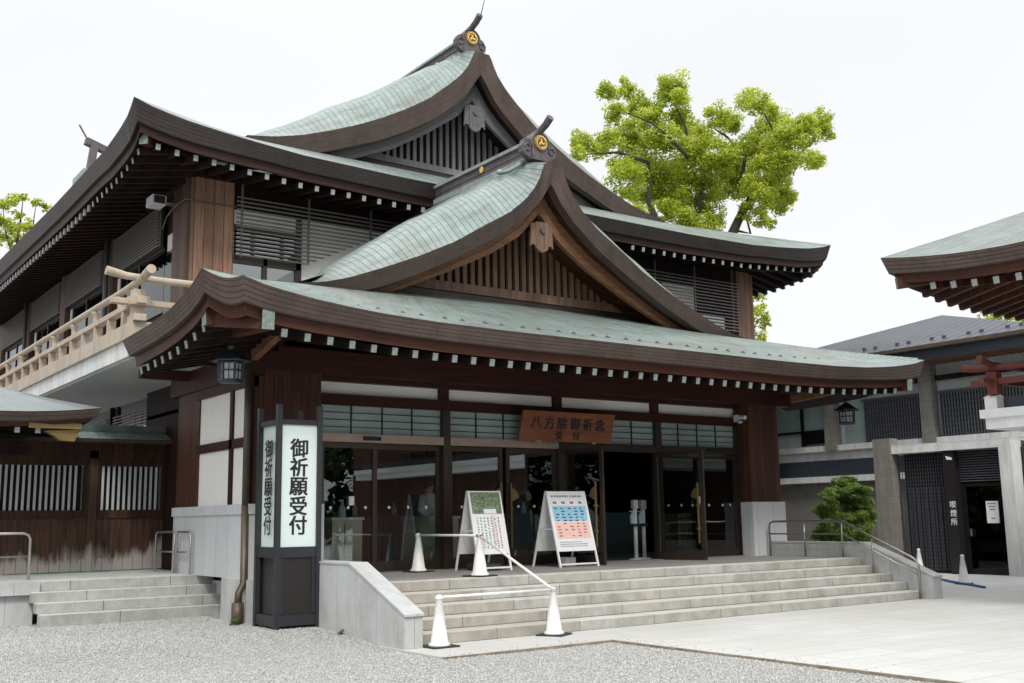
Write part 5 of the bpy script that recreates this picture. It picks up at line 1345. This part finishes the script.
a = MB(); a.box((vx + .02, vy - .24, 3.58), (vx + .26, vy + .0, 3.80)); a.prism([(vx + .0, 3.80), (vx + .28, 3.80), (vx + .14, 3.86)], 'y', vy - .26, vy + .02); a.build('veranda_block', 'white_paint', sh)
MB().box((vx + .26, vy - 12, 3.58), (vx + .3, vy - .24, 3.82)).build('kick_board', 'navy_band', sh)
rr_ = MB().box((vx + .04, vy - .26, 3.86), (vx + .24, vy - .06, 4.28)).build('red_railing', 'red_rail', sh)
a = MB(); yr = vy - .16; xr = vx + .14
a.tube([(xr, yr - 9, 4.36), (xr, yr, 4.36), (xr, yr + .35, 4.38), (xr, yr + .62, 4.43)], [.06, .06, .065, .075], 10); a.tube([(20, yr, 4.42), (xr, yr, 4.42), (xr - .25, yr, 4.45), (xr - .45, yr, 4.50)], [.06, .06, .065, .075], 10)
a.build('top_rail', 'red_rail', rr_)
a = MB(); a.box((xr - .06, yr - 9, 4.05), (xr + .06, yr + .45, 4.16)); a.box((xr - .45, yr - .06, 4.06), (20, yr + .06, 4.15)); a.build('mid_rail', 'red_rail', rr_)
a = MB()
for y in np.arange(yr - 8, yr - .9, 1.0): a.box((xr - .05, y, 3.82), (xr + .05, y + .1, 4.30))
a.build('rail_posts', 'red_rail', rr_)
for yv in (-6.0, -10): MB().box((vx + 1.2, yv, -.1), (vx + 1.6, yv + .4, 3.22)).build('column', 'white_concrete', sh)

# rear ornament of another roof peeping over the left eave
rn = thing('rear_roof', 'distant copper ridge end with finial peeping over the upper left eave', 'roof', (4, 40, 0))
q = at_depth(88, 168, 62); 
a = MB(); a.box((q[0] - .35, q[1] - .5, q[2] - 3), (q[0] + .5, q[1] + 2, q[2] - .2)); a.build('ridge_end', 'ridge_green', rn)
a = MB(); a.beam((q[0] + .1, q[1], q[2] - .2), (q[0] + .3, q[1], q[2] + 1.5), .4, .4); a.build('ridge_end_ornament', 'ornament', rn)
a = MB(); a.beam((q[0] - .2, q[1], q[2] + 1.6), (q[0] + 2.0, q[1] + .4, q[2] + 1.05), .4, .4); a.tube([(q[0] - .1, q[1], q[2] + 1.7), (q[0] - .6, q[1], q[2] + 2.5)], .05, 6); a.build('ridge_finial', 'ornament', rn)
a = MB(); a.box((q[0] + 1, q[1] + 1, 0), (q[0] + 16, q[1] + 12, q[2] - 6)); a.build('body', 'cedar_dark', rn)

# ================================================================== TREES
def leaf_cloud(name, clumps, per, size, mat, parent, flat=1.0, seed=1, sub=9, sr=.42, aspect=.64):
    """clumps: (x,y,z,radius). Each clump holds smaller tufts; leaf-sized quads fill every tuft, leaving gaps between them"""
    r = np.random.default_rng(seed); P_, tone = [], []
    for (x, y, z, rad) in clumps:
        ct = r.normal() * .10
        for _ in range(sub):
            d0 = r.normal(size=3); d0 /= np.linalg.norm(d0); c0 = np.array([x, y, z]) + d0 * rad * (.35 + .65 * r.random()) * np.array([1, 1, flat])
            tr_ = rad * sr * (.6 + .8 * r.random()); n = max(6, int(per * tr_ ** 2))
            d = r.normal(size=(n, 3)); d /= np.linalg.norm(d, axis=1)[:, None]
            c = c0 + d * (tr_ * (.25 + .75 * r.random(n) ** .6))[:, None] * np.array([1, 1, flat * .8])
            nn = d * .5 + np.array([0, 0, .7]) + r.normal(size=d.shape) * .6; nn /= np.linalg.norm(nn, axis=1)[:, None]
            t = np.cross(nn, r.normal(size=nn.shape)); t /= np.linalg.norm(t, axis=1)[:, None]; b = np.cross(nn, t)
            s = size * (.6 + .8 * r.random(n))[:, None]
            P_.append(np.stack([c - t * s * .5, c + b * s * aspect * .5, c + t * s * .5, c - b * s * aspect * .5], 1).reshape(-1, 3))
            tone.append(np.clip(.5 + ct + r.normal() * .17 + .10 * d[:, 2] + .16 * r.normal(size=n), 0, 1))
    V = np.concatenate(P_); n = len(V) // 4; tn = np.concatenate(tone)
    me = bpy.data.meshes.new(name); me.vertices.add(len(V)); me.vertices.foreach_set('co', V.ravel().astype(np.float32))
    me.loops.add(n * 4); me.loops.foreach_set('vertex_index', np.arange(n * 4, dtype=np.int32))
    me.polygons.add(n); me.polygons.foreach_set('loop_start', np.arange(0, n * 4, 4, dtype=np.int32)); me.polygons.foreach_set('loop_total', np.full(n, 4, dtype=np.int32))
    at = me.attributes.new('tone', 'FLOAT', 'FACE'); at.data.foreach_set('value', tn.astype(np.float32))
    me.materials.append(MATS[mat]); me.update(); me.validate()
    o = bpy.data.objects.new(name, me); col.objects.link(o)
    if parent is not None:
        o.parent = parent; o.location = -Vector(parent.location)
    return o
def branch_mesh(name, lines, parent, mat='bark'):
    a = MB()
    for pts, r0, r1 in lines: a.tube(pts, list(np.linspace(r0 * .72, r1 * .6, len(pts))), 8)
    return a.build(name, mat, parent, smooth=True)

# big camphor behind the hall
DT = 46.0
S = lambda x, y: (560 + x / 3.413, 60 + y / 3.413)
cl = [(160,110,38),(230,100,33),(270,150,42),(190,180,38),(375,95,52),(410,130,32),(70,270,38),(60,315,26),(120,310,42),(170,280,42),(240,250,56),(300,205,46),(330,175,28),(400,200,46),(440,235,46),(350,260,56),(280,310,56),(200,350,46),(220,400,56),(300,380,56),(340,440,64),(400,380,64),(280,450,46),(240,455,28),(440,300,56),(490,270,46),(540,190,42),(580,220,42),(500,330,56),(560,310,56),(450,420,64),(530,400,56),(400,490,56),(480,480,46),(360,510,38),(600,370,64),(650,300,56),(690,240,46),(640,130,38),(680,150,38),(720,170,33),(740,220,46),(780,260,56),(730,310,56),(700,380,64),(780,340,50),(830,220,38),(880,210,42),(910,240,32),(840,265,36),(850,350,42),(880,340,22),(760,410,46),(770,470,46),(740,500,40),(690,460,50),(655,425,50),(690,540,32),(720,560,20),(640,520,30),(520,530,46),(540,450,46),(600,440,40),(500,580,56),(430,560,46),(330,560,40),(250,520,40)]
tr = thing('camphor_tree', 'tall bright green broadleaf tree rising behind the hall roof', 'tree', tuple(at_depth(720, 290, DT) * np.array([1, 1, 0])))
rt = np.random.default_rng(4)
pxm = DT / F_PX
clumps = []
for x, y, r in cl:
    u, v = S(x, y); c = at_depth(u, v, DT + rt.uniform(-2.2, 2.2)); clumps.append((*c, r / 3.413 * pxm * 1.10))
leaf_cloud('crown', clumps, 760, .115, 'leaf_spring', tr, seed=5, sub=26, sr=.44)
def path(pts, dz=0): return [at_depth(*S(x, y), DT + dz) for x, y in pts]
root0 = np.array(tr.location)
br = [([root0, at_depth(*S(560, 800), DT), *path([(578, 615), (612, 540), (650, 472)])], .42, .24), (path([(650, 472), (700, 440), (742, 392), (790, 345), (830, 310), (870, 252)]), .17, .05), (path([(650, 472), (622, 392), (632, 330), (570, 262), (528, 235)]), .15, .05),
      (path([(600, 582), (650, 592), (632, 520), (662, 492)]), .10, .05), (path([(470, 640), (468, 540), (490, 370), (480, 300), (440, 330), (430, 235), (378, 120)]), .26, .05), (path([(440, 335), (372, 262), (310, 212), (200, 170)], -1), .12, .04),
      (path([(330, 640), (322, 545), (305, 480), (300, 350), (200, 315), (95, 322)]), .30, .04), (path([(735, 250), (700, 190), (640, 150)]), .07, .03), (path([(632, 330), (690, 300), (735, 250)]), .08, .05)]
branch_mesh('trunk', br, tr)
# lower foliage of another tree seen right of the second storey
tr2 = thing('broadleaf_tree', 'green leafy tree seen below the upper right eave', 'tree', tuple(at_depth(758, 310, 52) * np.array([1, 1, 0])))
leaf_cloud('crown', [(*at_depth(x, y, 52 + rt.uniform(-1, 1)), r * 52 / F_PX) for x, y, r in ((757, 295, 9), (762, 312, 10), (752, 325, 10), (758, 338, 10), (745, 300, 10), (765, 325, 6), (740, 330, 14), (750, 350, 14))], 520, .16, 'leaf_spring', tr2, sub=14, seed=8)
branch_mesh('trunk', [([np.array(tr2.location), at_depth(742, 360, 52), at_depth(745, 320, 52)], .3, .1)], tr2)
# sparse trees at the far left
tr3 = thing('broadleaf_tree', 'sparse light green tree at the left edge beyond the hall roof', 'tree', tuple(at_depth(20, 260, 70) * np.array([1, 1, 0])))
leaf_cloud('crown', [(*at_depth(x, y, 70 + rt.uniform(-1.5, 1.5)), r * 70 / F_PX) for x, y, r in ((5, 205, 8), (14, 200, 7), (24, 197, 5), (36, 203, 6), (45, 207, 5), (3, 222, 8), (12, 228, 9), (22, 232, 8), (30, 225, 6), (18, 215, 5), (5, 240, 8), (14, 242, 7), (28, 238, 6), (-8, 215, 12), (-10, 235, 14), (-20, 205, 12))], 240, .20, 'leaf_spring', tr3, sub=16, sr=.5, seed=9)
branch_mesh('trunk', [([np.array(tr3.location), at_depth(14, 262, 70), at_depth(20, 225, 70), at_depth(23, 200, 70)], .2, .04), ([at_depth(14, 262, 70), at_depth(33, 225, 70), at_depth(36, 205, 70)], .09, .03), ([at_depth(14, 262, 70), at_depth(5, 230, 70), at_depth(3, 205, 70)], .09, .03)], tr3)
# distant tree behind the right hall
tr4 = thing('broadleaf_tree', 'green tree top showing under the right hall eave', 'tree', tuple(at_depth(1000, 340, 48) * np.array([1, 1, 0])))
leaf_cloud('crown', [(*at_depth(x, y, 48 + rt.uniform(-1, 1)), r * 48 / F_PX) for x, y, r in ((985, 314, 8), (998, 311, 9), (1012, 314, 9), (1025, 310, 12), (1040, 308, 14), (1000, 325, 14), (1020, 325, 14))], 450, .16, 'leaf_spring', tr4, sub=14, seed=12)
branch_mesh('trunk', [([np.array(tr4.location), at_depth(1005, 330, 48)], .3, .1)], tr4)
# cloud-pruned pine behind the stair wall
DP = 29.5
tp = thing('pine_tree', 'small rounded garden pine behind the right stair wall', 'tree', tuple(at_depth(846, 560, DP) * np.array([1, 1, 0])))
leaf_cloud('crown', [(*at_depth(x, y, DP + rt.uniform(-.5, .5)), 1.05 * r * DP / F_PX) for x, y, r in ((848, 481, 8), (838, 487, 9), (858, 489, 10), (829, 497, 9), (845, 498, 11), (863, 502, 10), (822, 510, 9), (838, 512, 11), (855, 514, 12), (868, 518, 9), (828, 524, 10), (846, 528, 12), (863, 530, 10), (820, 535, 8), (838, 540, 11), (858, 542, 11), (870, 540, 8))], 5200, .13, 'leaf_pine', tp, flat=.75, seed=15, sub=16, sr=.5, aspect=.18)
branch_mesh('trunk', [([np.array(tp.location), at_depth(848, 530, DP), at_depth(846, 495, DP)], .1, .04)], tp)
def weed(x, y, r_, seed, label):
    z = gravel_h(x, y)
    o = leaf_cloud('weed', [(x, y, z + r_ * .5, r_)], 26000, .035, 'leaf_pine', None, flat=.8, seed=seed, sub=7, sr=.45, aspect=.3); tag(o, label, 'weed', 'weeds at the wall foot')
weed(-.50, 1.45, .07, 41, 'tiny green weed growing from the gravel at the foot of the left stair wall')
weed(-1.25, 3.6, .10, 42, 'low green weeds around the foot of the downpipe behind the sign tower')
# scattered stones knocked onto the paving edge
rs_ = np.random.default_rng(77); sm = MB()
for i in range(90):
    if i % 2: y = rs_.uniform(-6, -1.3); x = 2.43 + rs_.exponential(.18)
    else: x, y = rs_.uniform(-.3, 2.2), -1.2 + rs_.exponential(.12)
    q = rs_.uniform(.007, .014); sm.add([(x + q, y, q * .6), (x, y + q, q * .5), (x - q, y, q * .6), (x, y - q, q * .5), (x, y, q * 1.4), (x, y, 0.0)], [(0, 1, 4), (1, 2, 4), (2, 3, 4), (3, 0, 4), (1, 0, 5), (2, 1, 5), (3, 2, 5), (0, 3, 5)])
plain('stray_stone', (.36, .36, .35), .85, var=.5, scale=30)
tag(sm.build('stray_stones', 'stray_stone'), kind='stuff')
# wood across the court behind the camera (seen mirrored in the doors)
wl = [(x + rt.uniform(-3, 3), -62 + rt.uniform(-6, 6), 3 + 7 * k + rt.uniform(-1.5, 1.5), 5.5) for x in np.arange(-70, 130, 7) for k in range(2)]
wo = leaf_cloud('woodland', wl, 16, 1.1, 'leaf_dark', None, seed=20); tag(wo, kind='stuff')
wl2 = [(88 + rt.uniform(-5, 5), y + rt.uniform(-3, 3), 3 + 6 * k + rt.uniform(-1.5, 1.5), 5) for y in np.arange(-60, 10, 7) for k in range(2)]
tag(leaf_cloud('woodland', wl2, 16, 1.1, 'leaf_dark', None, seed=21), kind='stuff')

# ------------------------------------------------------------------ tidy
bpy.data.objects.remove(FONT_O)
for o in bpy.data.objects:
    if '_o' in o: del o['_o']
